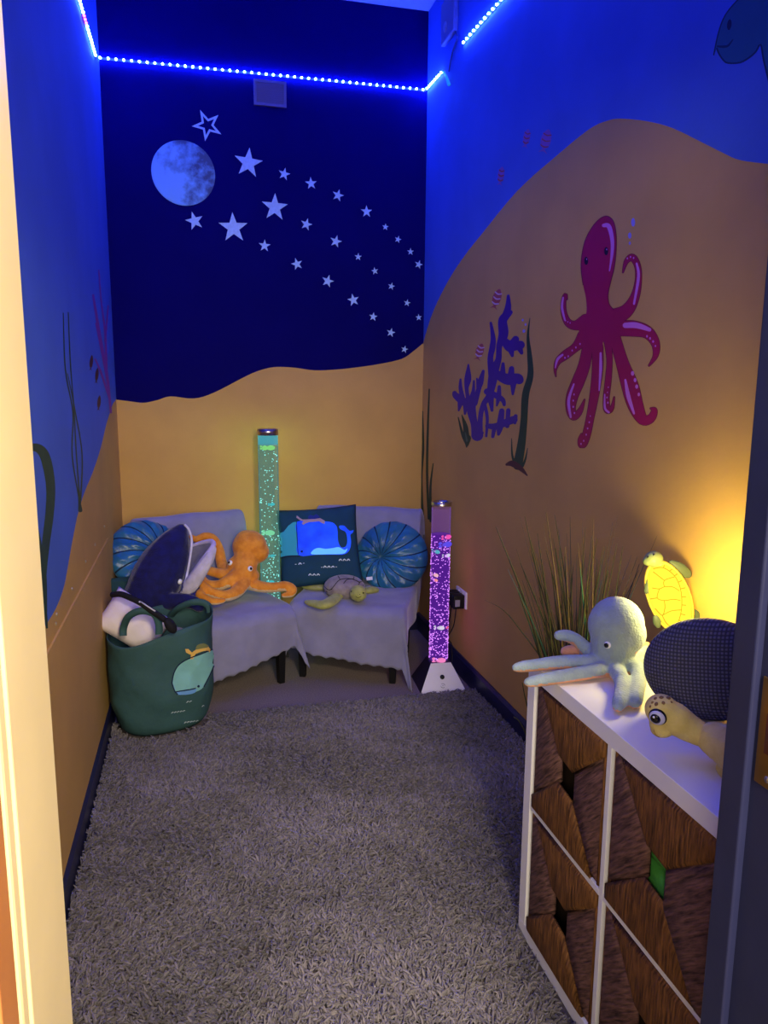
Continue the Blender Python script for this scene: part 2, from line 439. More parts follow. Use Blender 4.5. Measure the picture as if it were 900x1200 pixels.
OT = [[(215, 565, 34), (165, 585, 22), (128, 572, 17), (107, 525, 13), (105, 470, 11), (115, 437, 8), (122, 458, 2)],
      [(205, 645, 36), (165, 690, 20), (112, 730, 20), (78, 760, 14), (65, 800, 6), (68, 832, 1.5)],
      [(222, 690, 24), (205, 780, 27), (175, 860, 29), (147, 930, 27), (140, 990, 22), (155, 1027, 18), (185, 1000, 12), (207, 945, 2)],
      [(270, 690, 26), (270, 800, 25), (255, 920, 21), (235, 1030, 18), (215, 1120, 19), (196, 1163, 18), (186, 1140, 10), (192, 1112, 3)],
      [(318, 650, 18), (328, 750, 13), (322, 850, 14), (312, 940, 14), (318, 995, 16), (340, 985, 9), (351, 933, 2)],
      [(350, 630, 26), (388, 760, 29), (428, 880, 40), (455, 975, 36), (490, 1043, 24), (530, 1035, 19), (546, 997, 13), (528, 988, 3)],
      [(370, 602, 34), (440, 600, 37), (510, 618, 29), (550, 670, 20), (552, 730, 12), (520, 780, 3)],
      [(345, 548, 40), (410, 515, 31), (450, 450, 21), (468, 370, 15), (465, 300, 14), (440, 256, 16), (410, 275, 10), (393, 328, 2)]]
OH = [[(300, 100, 9), (325, 105, 11), (341, 170, 9), (340, 240, 7), (328, 320, 3)], [(103, 450, 4), (98, 500, 6), (112, 560, 4)], [(460, 285, 5), (469, 350, 7), (447, 480, 5)],
      [(405, 585, 13), (460, 585, 14), (522, 606, 9)], [(285, 720, 5), (285, 800, 7), (278, 900, 3)], [(155, 870, 4), (130, 950, 7), (140, 1030, 5)], [(405, 850, 5), (420, 930, 10), (447, 1012, 5)],
      [(100, 728, 5), (76, 750, 6), (65, 790, 3)], [(305, 920, 3), (306, 985, 5), (325, 1007, 5)]]
OD = [(440, 818, 9), (452, 850, 8), (460, 882, 8), (470, 920, 7), (510, 638, 5), (525, 648, 5), (540, 663, 5), (551, 685, 4), (185, 675, 4), (165, 692, 4), (147, 707, 4), (128, 735, 4), (112, 742, 4), (115, 562, 3), (126, 568, 3), (137, 573, 3), (156, 920, 4), (152, 950, 4), (152, 980, 4), (158, 1010, 4), (235, 1025, 3), (230, 1055, 4), (222, 1085, 4), (215, 1115, 4), (203, 1145, 4), (190, 1160, 4), (322, 885, 3), (318, 910, 3), (316, 935, 4), (320, 960, 4), (415, 260, 4), (430, 253, 4), (445, 258, 4)]
def b_oct(b):
    for i, t in enumerate(OT): stroke(b, [fo((p[0], p[1], p[2]+3)) for p in t], w_off(wallR, .0006+.0002*i), 1)
    for i, t in enumerate(OT): stroke(b, [fo(p) for p in t], w_off(wallR, .0024+.0002*i), 0)
    poly(b, [fo(p) for p in catmull(OB, 4, True)], w_off(wallR, .0042), 0)
    ed = [fo((p[0], p[1], 2)) for p in OB[24:]+OB[:9]]; stroke(b, ed, w_off(wallR, .0044), 1, 4)
    for t in OH: stroke(b, [fo(p) for p in t], w_off(wallR, .0047), 2)
    for u, v, r in OD: q = fo((u, v, r)); disc(b, q[0], q[1], q[2]*.9, q[2]*1.3, w_off(wallR, .0047), 2, 10)
    for u, v in ((215, 272), (312, 225)):
        q = fo((u, v)); disc(b, q[0], q[1], 2.4, 4.8, w_off(wallR, .0047), 3); disc(b, q[0]+.6, q[1]-2, .6, 1, w_off(wallR, .0052), 2, 8)
mural('painted_octopus', wall_right, 'large crimson octopus painted on the sand of the right wall', [M_OCT, M_OCTD, M_PINK, M_MBLK], b_oct)
fc = from_crop(495, 340, 5.214)
CORAL = [[(335, 885, 30), (318, 820, 18), (300, 740, 22), (303, 690, 19)], [(365, 872, 8), (335, 880, 16)], [(300, 700, 20), (250, 680, 20), (205, 645, 16), (197, 630, 12)], [(232, 690, 14), (222, 735, 5)],
         [(247, 665, 12), (233, 600, 10), (233, 545, 5)], [(280, 670, 10), (270, 600, 10), (278, 540, 17), (281, 455, 4)], [(288, 690, 14), (310, 620, 9), (315, 555, 5)],
         [(318, 690, 16), (345, 600, 12), (355, 560, 15), (372, 495, 7)], [(344, 600, 12), (333, 540, 4)], [(265, 700, 14), (260, 755, 6)],
         [(352, 880, 14), (355, 770, 12), (375, 695, 13), (410, 640, 16), (430, 540, 23), (442, 480, 22), (465, 420, 15), (470, 340, 15), (495, 270, 24), (490, 190, 22), (510, 150, 18), (524, 100, 15), (525, 35, 7)],
         [(505, 180, 12), (540, 135, 10)], [(425, 520, 18), (415, 420, 14), (428, 350, 15), (432, 290, 12), (418, 200, 6)], [(500, 310, 18), (540, 345, 28), (570, 300, 17)], [(545, 345, 24), (600, 335, 21)],
         [(590, 345, 18), (606, 383, 9)], [(540, 360, 18), (549, 400, 8)], [(455, 515, 20), (520, 545, 27), (580, 540, 25), (592, 548, 22)], [(545, 480, 13), (540, 535, 18)], [(555, 570, 16), (552, 635, 6)],
         [(493, 450, 8), (490, 515, 15)], [(395, 620, 16), (450, 645, 14), (490, 670, 12), (500, 700, 8)], [(470, 590, 8), (466, 650, 12), (455, 705, 5)], [(415, 650, 18), (425, 735, 7)],
         [(390, 892, 6), (396, 780, 8), (378, 690, 9)], [(398, 830, 12), (450, 832, 16), (520, 805, 18), (560, 790, 18)], [(485, 738, 13), (474, 830, 17), (465, 880, 8)], [(525, 735, 11), (518, 830, 11)], [(430, 895, 8), (442, 830, 12)], [(570, 770, 10), (565, 812, 7)]]
def b_coral(b):
    for i, t in enumerate(CORAL): stroke(b, [fc(p) for p in t], w_off(wallR, .0008+.00018*i), 0, 6, 1.25)
mural('painted_coral', wall_right, 'branching violet coral painted on the right wall', [M_CORAL], b_coral)
def b_weed(b):
    stroke(b, [fc(p) for p in [(657, 170, 2), (645, 280, 8), (655, 400, 15), (660, 520, 19), (630, 640, 22), (620, 800, 21), (605, 940, 25), (582, 1070, 29)]], w_off(wallR, .0012), 0)
    stroke(b, [fc(p) for p in [(545, 905, 2), (548, 1000, 6), (560, 1050, 8)]], w_off(wallR, .0014), 0)
    stroke(b, [fc(p) for p in [(643, 965, 2), (630, 1030, 6), (612, 1075, 8)]], w_off(wallR, .0014), 0)
    stroke(b, [fc(p) for p in [(515, 1065, 8), (550, 1060, 19), (600, 1090, 15), (640, 1132, 4)]], w_off(wallR, .0022), 1)
mural('painted_seaweed', wall_right, 'tall wavy green seaweed blade painted beside the violet coral', [M_WEED, M_MBRN], b_weed)
def b_weed2(b):
    stroke(b, [fc(p) for p in [(218, 775, 3), (245, 880, 9), (268, 935, 9), (270, 962, 3)]], w_off(wallR, .0022), 0)
    stroke(b, [fc(p) for p in [(240, 760, 2), (262, 830, 14), (270, 890, 17), (285, 905, 12), (276, 950, 4)]], w_off(wallR, .0024), 0)
    stroke(b, [fc(p) for p in [(262, 870, 2), (272, 920, 6)]], w_off(wallR, .003), 1)
mural('painted_seaweed', wall_right, 'small dark seaweed sprig painted at the foot of the coral', [M_WEED, M_WEEDL], b_weed2)
fs = from_crop(470, 470, 3.633)
def b_weed3(b):
    for t in ([(90, 45, 4), (94, 200, 5), (85, 330, 6), (93, 500, 5)], [(120, -50, 3), (113, 150, 5), (111, 330, 5), (118, 500, 5)], [(137, 265, 2), (125, 370, 5), (127, 510, 6)]):
        stroke(b, [fs(p) for p in t], w_off(wallR, .0012), 0)
mural('painted_seaweed', wall_right, 'three thin seaweed strands painted near the back corner', [M_WEED], b_weed3)
def fish(u, v, rx, ry, rot, mats, label, wall, wf, stripes=True):
    def bld(b):
        c, s = math.cos(rot), math.sin(rot)
        X = lambda a, q: (u+a*c-q*s, v+a*s+q*c)
        out = [X(0, -ry), X(rx*.8, -ry*.55), X(rx, 0), X(rx*.7, ry*.5), X(rx*.25, ry*.72), X(rx*.9, ry*1.05), X(0, ry*.9), X(-rx*.9, ry*1.05), X(-rx*.25, ry*.72), X(-rx*.7, ry*.5), X(-rx, 0), X(-rx*.8, -ry*.55)]
        poly(b, catmull(out, 3, True), w_off(wf, .0014), 0)
        if stripes:
            for q in (-.5, 0, .5): stroke(b, [(*X(-rx*.75, ry*q-1), .7), (*X(0, ry*q+.4), .9), (*X(rx*.75, ry*q-1), .7)], w_off(wf, .0022), 1)
    mural('painted_fish', wall, label, mats, bld)
fish(582, 350, 5, 12, .3, [M_FISHO, M_FISHW], 'striped fish painted just above the tip of the violet coral', wall_right, wallR)
fish(562, 412, 4.6, 10, .3, [M_FISHO, M_FISHW], 'striped fish painted to the left of the coral stems', wall_right, wallR)
fish(617, 162, 4, 11, .2, [M_FAINT, M_FISHO], 'smaller of two faint pink fish painted above the dune crest', wall_right, wallR)
fish(639.5, 165, 6, 14, .25, [M_FAINT, M_FISHO], 'larger of two faint pink fish painted above the dune crest', wall_right, wallR)
fish(587, 206, 3.8, 11, .15, [M_FAINT, M_FISHO], 'faint pink fish painted lowest on the blue above the dune slope', wall_right, wallR)
def b_bub(b):
    for u, v, rx, ry in ((742, 260.5, 2.4, 5), (738, 276, 2, 3.6), (738, 285, 1.2, 2.2)): disc(b, u, v, rx, ry, w_off(wallR, .0012), 0)
    for p in ((613, 183, 6), (630, 210, 6), (620, 250, 8)): q = fc(p); disc(b, q[0], q[1], q[2], q[2]*1.3, w_off(wallR, .0012), 0)
mural('painted_bubbles', wall_right, 'pale lilac bubbles painted near the octopus and coral', [M_LILAC], b_bub)
ft = from_crop(820, 0, 11.25)
def b_turt(b):
    out = [(520, -20), (400, 110), (310, 250), (250, 420), (215, 570), (185, 722), (228, 640), (252, 705), (310, 790), (372, 830), (530, 825), (650, 760), (740, 680), (803, 585), (840, 780), (900, 1030), (960, 1220), (1300, 1100), (1500, 500), (1400, -300), (900, -500), (620, -160)]
    pl = [ft(p) for p in out]
    poly(b, pl, w_off(wallR, .0012), 0)
    stroke(b, [ft((*p, 9)) for p in out[:6]], w_off(wallR, .002), 1, 3); stroke(b, [ft((*p, 12)) for p in out[6:17]], w_off(wallR, .002), 1, 3)
    stroke(b, [ft(p) for p in ((235, 610, 12), (310, 615, 17), (375, 600, 14), (435, 525, 8))], w_off(wallR, .0026), 1)
    q = ft((390, 325)); disc(b, q[0], q[1], 2.6, 6.4, w_off(wallR, .0026), 2, 20, .12)
mural('painted_turtle', wall_right, 'teal turtle head painted high on the right wall', [M_TEALM, M_TEALD, M_MBLK], b_turt)
fl = from_crop(0, 300, 2.4)
def b_wl(b):
    for t in ([(178, 160, 1.4), (184, 320, 1.8), (205, 440, 1.8), (203, 560, 1.8), (224, 690, 2)], [(192, 158, 1.4), (198, 300, 1.8), (208, 430, 1.8), (215, 560, 1.8), (225, 690, 2)], [(190, 330, 1.2), (212, 440, 1.8), (231, 560, 1.8), (226, 695, 2.4)], [(222, 680, 2), (226, 715, 6)]):
        stroke(b, [fl(p) for p in t], w_off(wallL, .0014), 0)
mural('painted_seaweed', wall_left, 'thin looping seaweed strands painted on the left wall', [M_WEED], b_wl)
def b_wl2(b):
    stroke(b, [fl(p) for p in ((60, 560, 9), (95, 538, 11), (125, 560, 14), (142, 640, 13), (140, 720, 12), (128, 820, 11), (122, 920, 8), (132, 1045, 3))], w_off(wallL, .0014), 0)
    stroke(b, [fl(p) for p in ((95, 720, 3), (112, 820, 7), (124, 900, 7), (130, 1000, 3))], w_off(wallL, .0018), 0)
mural('painted_seaweed', wall_left, 'broad arching dark green seaweed leaf painted on the left wall', [M_WEED], b_wl2)
def b_pc(b):
    k_ = 0
    for t in ([(312, 440, 3), (300, 330, 4), (280, 220, 4), (262, 110, 3)], [(304, 360, 3), (285, 260, 3), (270, 190, 2)], [(300, 330, 3), (296, 220, 3), (284, 120, 2), (278, 40, 2)], [(308, 400, 3), (285, 330, 3), (268, 290, 2)], [(296, 240, 3), (304, 140, 2)]):
        k_ += 1; stroke(b, [fl(p) for p in t], w_off(wallL, .0010+.0004*k_), 0)
mural('painted_coral', wall_left, 'faint magenta coral fronds painted by the back corner of the left wall', [mat('mural_magenta', (140, 60, 150), .7)], b_pc)
for (u, v, lb_) in ((107, 425, 'top'), (113.5, 440, 'middle'), (116, 472, 'bottom')):
    fish(u, v, 2.0, 9, .1, [M_MBRN, M_FISHO], 'brown fish painted on the left wall, %s one of three' % lb_, wall_left, wallL, False)

# ------------------------------------------------------------------ moon, stars and vent on the back wall
def moon_mat():
    m = bpy.data.materials.new('moon_print'); m.use_nodes = True; nt = m.node_tree; n = nt.nodes; b = n['Principled BSDF']; b.inputs['Roughness'].default_value = .6
    tc = n.new('ShaderNodeTexCoord'); nz = n.new('ShaderNodeTexNoise'); nz.inputs['Scale'].default_value = 9; nz.inputs['Detail'].default_value = 7; nz.inputs['Roughness'].default_value = .62
    nt.links.new(tc.outputs['Object'], nz.inputs['Vector'])
    gr = n.new('ShaderNodeVectorMath'); gr.operation = 'DOT_PRODUCT'; gr.inputs[1].default_value = (1.0, 0, .25); nt.links.new(tc.outputs['Object'], gr.inputs[0])
    ad = n.new('ShaderNodeMath'); ad.operation = 'MULTIPLY_ADD'; ad.inputs[1].default_value = -1.1; nt.links.new(gr.outputs['Value'], ad.inputs[0]); nt.links.new(nz.outputs['Fac'], ad.inputs[2])
    rp = n.new('ShaderNodeValToRGB'); e = rp.color_ramp.elements
    e[0].position = .36; e[0].color = (*lin((70, 88, 108)), 1); e[1].position = .56; e[1].color = (*lin((134, 200, 230)), 1)
    nt.links.new(ad.outputs[0], rp.inputs['Fac']); nt.links.new(rp.outputs['Color'], b.inputs['Base Color']); return m
pm = wallB(215, 203)
bm = B(); lathe(bm, [(0, .004), (.15, .004), (.157, .003), (.158, 0)], Matrix.Translation(pm)@frame((0, -1, 0)).to_4x4(), 64)
origin_to(obj('moon_decal', bm, moon_mat(), None, 'large round full moon sticker on the night-blue wall', 'wall sticker', smooth=False), pm)
M_STAR = mat('silver_star_vinyl', (188, 222, 234), .45, .08, 60)
def star_mesh(r, rot, ring=False):
    b = B(); M = frame((0, -1, 0), (0, 0, 1)).to_4x4()
    o = [(r if k % 2 == 0 else r*.40) for k in range(10)]
    P = lambda rr, k, h: M@Vector((rr*math.cos(rot+PI*k/5), rr*math.sin(rot+PI*k/5), h))
    t0 = [b.verts.new(P(o[k], k, 0)) for k in range(10)]; t1 = [b.verts.new(P(o[k], k, .002)) for k in range(10)]
    for k in range(10): b.faces.new((t0[k], t0[(k+1) % 10], t1[(k+1) % 10], t1[k]))
    if ring:
        i1 = [b.verts.new(P(o[k]*.62, k, .002)) for k in range(10)]; i0 = [b.verts.new(P(o[k]*.62, k, 0)) for k in range(10)]
        for k in range(10):
            q = (k+1) % 10; b.faces.new((t1[k], t1[q], i1[q], i1[k])); b.faces.new((i1[k], i1[q], i0[q], i0[k]))
    else:
        b.faces.new(t1)
    bmesh.ops.recalc_face_normals(b, faces=list(b.faces)); return b
ORD = ['first', 'second', 'third', 'fourth', 'fifth', 'sixth', 'seventh', 'eighth', 'ninth', 'tenth']
TRAIL = {'upper': [(291, 191, 17.5), (333, 204, 7.5), (364.5, 215, 7.5), (396, 229, 7.5), (429.5, 248, 7.5), (451.6, 266, 4.3), (466.3, 280.6, 4.6), (481, 295, 4.6), (490.6, 310, 5.6)],
         'middle': [(322, 243, 16.5), (359, 263, 7.5), (393.5, 283, 7.7), (419.7, 301, 4.8), (439.2, 317.6, 4.8), (458.6, 335.5, 4.8), (477, 355, 4.6), (490.6, 372, 4.4)],
         'lower': [(228, 259, 11), (273.5, 267, 18), (310, 288, 7.5), (348, 309.5, 7.5), (384, 329.5, 8), (414, 351.6, 8), (437.3, 371.2, 5.8), (458, 389.8, 6), (474, 409.4, 5)]}
pxm = (wallB(252, 203)-wallB(178, 203)).length/74
p = wallB(243, 147)
o = obj('star_decal', star_mesh(18*pxm*1.02, .45, True), M_STAR, None, 'hollow outlined star sticker just above the moon', 'wall sticker', 'star stickers on the night sky', smooth=False); o.location = p
for tr, lst in TRAIL.items():
    for i, (u, v, r) in enumerate(lst):
        size = 'large' if r > 14 else ('medium' if r > 6.5 else 'small')
        o = obj('star_decal', star_mesh(r*pxm*1.02, random.uniform(-.3, .3)), M_STAR, None, '%s silver star sticker, %s from the moon in the %s trail' % (size, ORD[i], tr), 'wall sticker', 'star stickers on the night sky', smooth=False)
        o.location = wallB(u, v)
# ventilation grille
M_VENT = mat('dusty_white_plastic', (120, 116, 150), .5)
a, c = wallB(297, 93), wallB(335.5, 127)
vt = thing('vent_grille', 'square white plastic vent grille below the light strip', 'vent', ((a.x+c.x)/2, YB, c.z))
bm = B(); t = .012
for lo, hi in (((a.x, YB-t, c.z), (a.x+.014, YB, a.z)), ((c.x-.014, YB-t, c.z), (c.x, YB, a.z)), ((a.x+.014, YB-t, c.z), (c.x-.014, YB, c.z+.014)), ((a.x+.014, YB-t, a.z-.014), (c.x-.014, YB, a.z))): box(bm, lo, hi)
obj('frame', bm, M_VENT, vt, smooth=False)
bm = B(); ns = 9
for k in range(ns):
    z = c.z+.014+(a.z-c.z-.028)*(k+.5)/ns
    box(bm, (a.x+.012, -.0012, -.005), (c.x-.012, .0012, .005), Matrix.Translation((0, YB-.006, z))@Matrix.Rotation(.7, 4, 'X'))
obj('louvre', bm, M_VENT, vt, smooth=False)

# ------------------------------------------------------------------ LED strip
M_LED = emis('led_blue_white', (.02, .06, 1.0), 500.)
M_LEDP = emis('led_pink', (.8, .08, .9), 10.)
M_TAPE = mat('strip_tape', (70, 80, 120), .5)
led_bm = B(); ball(led_bm, (0, 0, 0), 0.0055, None, 2); led_me = bpy.data.meshes.new('led'); led_bm.to_mesh(led_me); led_bm.free(); led_me.materials.append(M_LED)
led_me2 = led_me.copy(); led_me2.materials.clear(); led_me2.materials.append(M_LEDP)
def strip(root, a, b, n, out, pink=(), skip=False):
    a, b, out = Vector(a), Vector(b), Vector(out)
    bm = B(); d = (b-a); L = d.length; F = frame(d, out).to_4x4()
    box(bm, (.0005, -.005, 0), (.003, .005, L), Matrix.Translation(a)@F); obj('strip_tape', bm, M_TAPE, root, smooth=False)
    for k in range(n):
        o = bpy.data.objects.new('led', led_me2 if k in pink else led_me); C.objects.link(o); o.parent = root
        o.location = a+d*((k+.5)/n)+out*.009-root.location
la = thing('led_strip_light', 'blue-white LED strip running along the back wall and left corner', 'light strip', (XL, YB, 2.99))
strip(la, wallL(90, -2), wallL(110, 66), 17, (1, 0, 0), (4, 5, 6))
strip(la, wallB(113, 68), wallB(499, 106), 46, (0, -1, 0))
strip(la, wallR(501, 105), wallR(520, 84), 8, (-1, 0, 0))
b = B(); tube(b, [wallR(520, 84, .008), wallR(523, 90, .012), wallR(526, 99, .016)], [.004, .006, .009], 8); obj('connector', b, mat('cyan_connector', (60, 150, 190), .3, emit=(.02, .35, .6), es=.5), la)
lbb = thing('led_strip_light', 'blue-white LED strip sloping up the top of the right wall', 'light strip', tuple(wallR(543, 52)))
strip(lbb, wallR(543, 52), wallR(592, -3), 11, (-1, 0, 0))
# the runs go on along both side walls towards the door, out of the picture
def run_on(root, a, y1, z1, x, s):
    a = Vector(a); b = Vector((x, y1, z1)); n = 48; bm = B()
    box(bm, (.0005, -.005, 0), (.003, .005, (b-a).length), Matrix.Translation(a)@frame(b-a, (s, 0, 0)).to_4x4()); obj('strip_tape', bm, M_TAPE, root, smooth=False)
    bm = B()
    for k in range(n): ball(bm, a+(b-a)*((k+.5)/n)+Vector((s*.009, 0, 0)), .0065, None, 1)
    obj('led', bm, M_LED, root, kind='stuff')
run_on(la, wallL(90, -2), 1.2, 2.95, XL, 1)
run_on(lbb, wallR(592, -3), 1.0, 3.0, XR, -1)
# small sensor box on the right wall with a bit of cable
c0 = wallR(522, 8); c1 = wallR(538, 34)
sb = thing('wall_sensor', 'small white sensor box high in the right back corner', 'sensor', (XR, (c0.y+c1.y)/2, c1.z))
bm = B(); box(bm, (XR-.026, min(c0.y, c1.y)+.01, c1.z), (XR, max(c0.y, c1.y)-.01, c0.z), bev=.006); wn(obj('housing', bm, M_VENT, sb))
bm = B(); ball(bm, (XR-.026, (c0.y+c1.y)/2+.02, c1.z+.06), (.008, .025, .025), None, 3); obj('lens', bm, mat('sensor_lens', (150, 150, 175), .3), sb)
bm = B(); tube(bm, catmull([wallR(532, 34, .01), wallR(536, 44, .008), wallR(530, 62, .008), wallR(526, 84, .008)], 5), .004, 8); obj('cable', bm, M_TAPE, sb)

# ------------------------------------------------------------------ chairs with blankets
SEATZ = .37
def chair_frame(fc_, ang):
    c, s = math.cos(ang), math.sin(ang)
    return Matrix(((c, -s, 0, fc_[0]), (s, c, 0, fc_[1]), (0, 0, 1, 0), (0, 0, 0, 1)))
CW, CD = .56, .60
def make_chair(fc_, ang, label):
    M = chair_frame(fc_, ang); t = thing('slipper_chair', label, 'chair', (fc_[0], fc_[1], 0), ang, 'low chairs in the back corner')
    b = B(); box(b, (-CW/2, 0, .20), (CW/2, .52, SEATZ), M, bev=.03); wn(obj('seat', b, M_BLACKF, t))
    b = B(); R = M@Matrix.Translation((0, .47, .30))@Matrix.Rotation(-.16, 4, 'X'); box(b, (-CW/2, 0, 0), (CW/2, .09, .475), R, bev=.035); wn(obj('backrest', b, M_BLACKF, t))
    for x in (-CW/2+.03, CW/2-.07):
        for y in (.02, .47):
            b = B(); z0 = .0
            vs = []
            for z, k in ((z0, .014), (.20, .02)):
                vs.append([b.verts.new(M@Vector((x+.02+sx*k, y+.02+sy*k, z))) for sx, sy in ((-1, -1), (1, -1), (1, 1), (-1, 1))])
            for k in range(4): b.faces.new((vs[0][k], vs[0][(k+1) % 4], vs[1][(k+1) % 4], vs[1][k]))
            b.faces.new(list(reversed(vs[0]))); b.faces.new(vs[1]); obj('leg', b, M_BLACK, t, smooth=False)
    return M
ML = make_chair((.165, 3.42), math.radians(22), 'low black chair under a grey blanket in the left back corner')
MR = make_chair((.675, 3.475), math.radians(-24), 'low black chair under a grey blanket in the right back corner')
M_BLANK = mat('grey_fleece', (132, 130, 156), .9, .06, 14, .15, 260, sheen=.3)
def blanket(M, hemf, sides, seed, label, group, nm='throw_blanket'):
    rnd = np.random.default_rng(seed); ph = rnd.uniform(0, 6, 8)
    prof = [(.655, .46), (.655, .62), (.648, .74), (.625, .775), (.59, .785), (.555, .772), (.53, .70), (.50, .55), (.475, .43), (.445, .392), (.38, .388), (.25, .388), (.12, .389), (.05, .386), (.015, .372), (-.008, .345), (-.014, .31)]
    pf = catmull(prof, 4); n_front = 16
    ns = 72; wl, wr = sides; S = np.linspace(-CW/2-wl, CW/2+wr, ns+1)
    b = B(); rows = []
    for i in range(len(pf)+n_front):
        row = []
        for j, s in enumerate(S):
            hem = hemf((s+CW/2)/CW)+.010*abs(math.sin((j*.55)))
            if i < len(pf): y, z = pf[i]; drop = 0
            else:
                f = (i-len(pf)+1)/n_front; y = -.014; z = .31+(hem-.31)*f; drop = .31-z
            ex = max(0, abs(s)-CW/2); sg = 1 if s > 0 else -1
            # folds: stronger the further the cloth hangs
            wv = math.sin(s*19+ph[0])*.5+math.sin(s*31+ph[1]+z*6)*.3+math.sin(s*11+ph[2]-z*9)*.5
            y2 = y-.016*wv*min(1, drop/.12)-(.02*drop/.3)
            z2 = z
            if drop == 0: z2 += .0025*math.sin(s*23+y*17+ph[3])+.002*math.sin(s*9-y*29+ph[4])
            x2 = s
            if ex > 0:
                x2 = sg*(CW/2+.010+.006*math.sin(y*21+z*15+ph[5])+.05*ex)
                q = min(ex, drop); x2 += sg*.35*q; y2 -= .25*q
                z2 = max(z2-ex, .012+.01*math.sin(j*1.3+i))
                if ex < .03: x2 = sg*(CW/2+.012*math.sin(ex/.03*PI/2)); z2 = z-(1-math.cos(ex/.03*PI/2))*.02
            elif abs(s) > CW/2-.02: z2 -= 0
            row.append(b.verts.new(M@Vector((x2, y2, z2))))
        rows.append(row)
    for a, c in zip(rows, rows[1:]):
        for j in range(ns): b.faces.new((a[j], a[j+1], c[j+1], c[j]))
    bmesh.ops.recalc_face_normals(b, faces=list(b.faces))
    o = obj(nm, b, M_BLANK, None, label, 'blanket', group)
    origin_to(o, M@Vector((0, .25, .388)))
    md = o.modifiers.new('thick', 'SOLIDIFY'); md.thickness = .005; md.offset = 1
    # make sure the thickness grows away from the chair
    return o
def hemL(t): return .085+.10*max(0, min(1, t))**1.2
def hemR(t): return .165-.075*max(0, min(1, t))**.7
blanket(ML, hemL, (.06, .11), 3, 'grey scalloped fleece blanket draped over the left chair', 'blankets over the low chairs')
blanket(MR, hemR, (.05, .14), 5, 'grey scalloped fleece blanket draped over the right chair', 'blankets over the low chairs')

# ------------------------------------------------------------------ round pleated cushions
def satin(name, c1, c2):
    m = mat(name, c1, .38, 0, 5, .25, 22, sheen=.2, col2=c2, spec=.5, detail=2); return m
M_SAT = satin('teal_satin', (40, 112, 150), (26, 84, 124)); M_SATD = mat('pleat_seam', (12, 38, 66), .8); M_SATB = mat('navy_velvet_back', (34, 38, 98), .8, sheen=.3)
def round_cushion(M, R, T, npl, label, phase=0., tag=False, off=(0, 0), rl=None, squash=1.):
    t = thing('round_cushion', label, 'cushion', tuple(M.translation), 0, 'round pleated satin cushions')
    b = B(); nr, na = 18, npl*10; rings = []
    for i in range(nr+1):
        rr = i/nr; ring = []
        for k in range(na):
            a = 2*PI*k/na
            ps = (k % 10)/10
            r = R*math.sin(rr*PI/2); h = T*(math.cos(rr*PI/2)**.7)
            groove = .010*(1-abs(2*ps-1))*min(1, rr*3)*(1 if rr < .97 else .3)+.004*math.sin(rr*24+k*.9)*(ps*(1-ps)*4)
            dim = -.03*math.exp(-(rr*7)**2)
            tw = phase+.55*rr*.6
            c = 1-rr
            ring.append(b.verts.new(M@Vector((r*math.cos(a+tw)+off[0]*c*R, (r*math.sin(a+tw)+off[1]*c*R)*squash, h+groove+dim-.006))))
        rings.append(ring)
    for i in range(nr):
        for k in range(na):
            q = (k+1) % na; f = b.faces.new((rings[i][k], rings[i][q], rings[i+1][q], rings[i+1][k]))
            if k % 10 == 9 or k % 10 == 0 and i < 3: f.material_index = 1
    bmesh.ops.remove_doubles(b, verts=rings[0], dist=.004)
    front = obj('front_panel', b, [M_SAT, M_SATD], t)
    b = B(); lathe(b, [(R*1.0, .004), (R*.985, -.012), (R*.9, -T*.55), (R*.6, -T*.85), (R*.2, -T*.95), (0, -T*.95)], M@Matrix.Diagonal((1, squash, 1, 1)), 64, cap=False)
    obj('back_panel', b, M_SATB, t, label='dark navy velvet back')
    if rl:
        b = B(); box(b, (-.016, -.009, -.001), (.016, .009, .001), rl); obj('care_label', b, mat('white_label', (225, 225, 232), .6), t, smooth=False)
    return t
# right cushion: faces the camera, leaning on the right chair's back
cc = atY(460, 652, 3.84); n = Vector((-.36, -.86, .36)).normalized(); F = frame(n, (0, 0, 1)).to_4x4(); F.translation = cc
lab = atY(433, 678, 3.735)
rl = Matrix.Translation(lab)@frame((-.3, -.85, .5), (1, -.2, .1)).to_4x4()
round_cushion(F, .192, .064, 13, 'round pleated blue satin cushion on the right chair', .3, rl=rl, off=(-.05, .32))
# left cushion: behind the whale
cc = atY(170, 650, 3.75); n = Vector((.35, -.80, .45)).normalized(); F = frame(n, (0, 0, 1)).to_4x4(); F.translation = cc
round_cushion(F, .175, .062, 13, 'round pleated teal satin cushion behind the navy whale toy', 1.2, off=(-.1, -.35))
# dark green cushion under it
def pillow_bm(M, w, h, T, n=22, pinch=.06, mi=0, puff=.5):
    b = B(); 
    for sd in (1, -1):
        g = []
        for i in range(n+1):
            row = []
            for j in range(n+1):
                x = -1+2*i/n; y = -1+2*j/n
                e = max(0, (1-x*x)*(1-y*y))**puff
                kx = 1-pinch*(1-y*y)*abs(x)**3; ky = 1-pinch*(1-x*x)*abs(y)**3
                wr_ = .004*math.sin(x*9+y*4)*math.sin(y*7-x*3)*(1 if sd > 0 else 0)
                row.append(b.verts.new(M@Vector((x*w/2*kx, y*h/2*ky, sd*T*e+wr_*e))))
            g.append(row)
        for i in range(n):
            for j in range(n):
                q = (g[i][j], g[i+1][j], g[i+1][j+1], g[i][j+1]); b.faces.new(q if sd > 0 else tuple(reversed(q))).material_index = mi
    bmesh.ops.remove_doubles(b, verts=list(b.verts), dist=.0006)
    return b
cc = atY(150, 694, 3.56); F = frame((.35, -.7, .62), (1, .35, 0)).to_4x4(); F.translation = cc
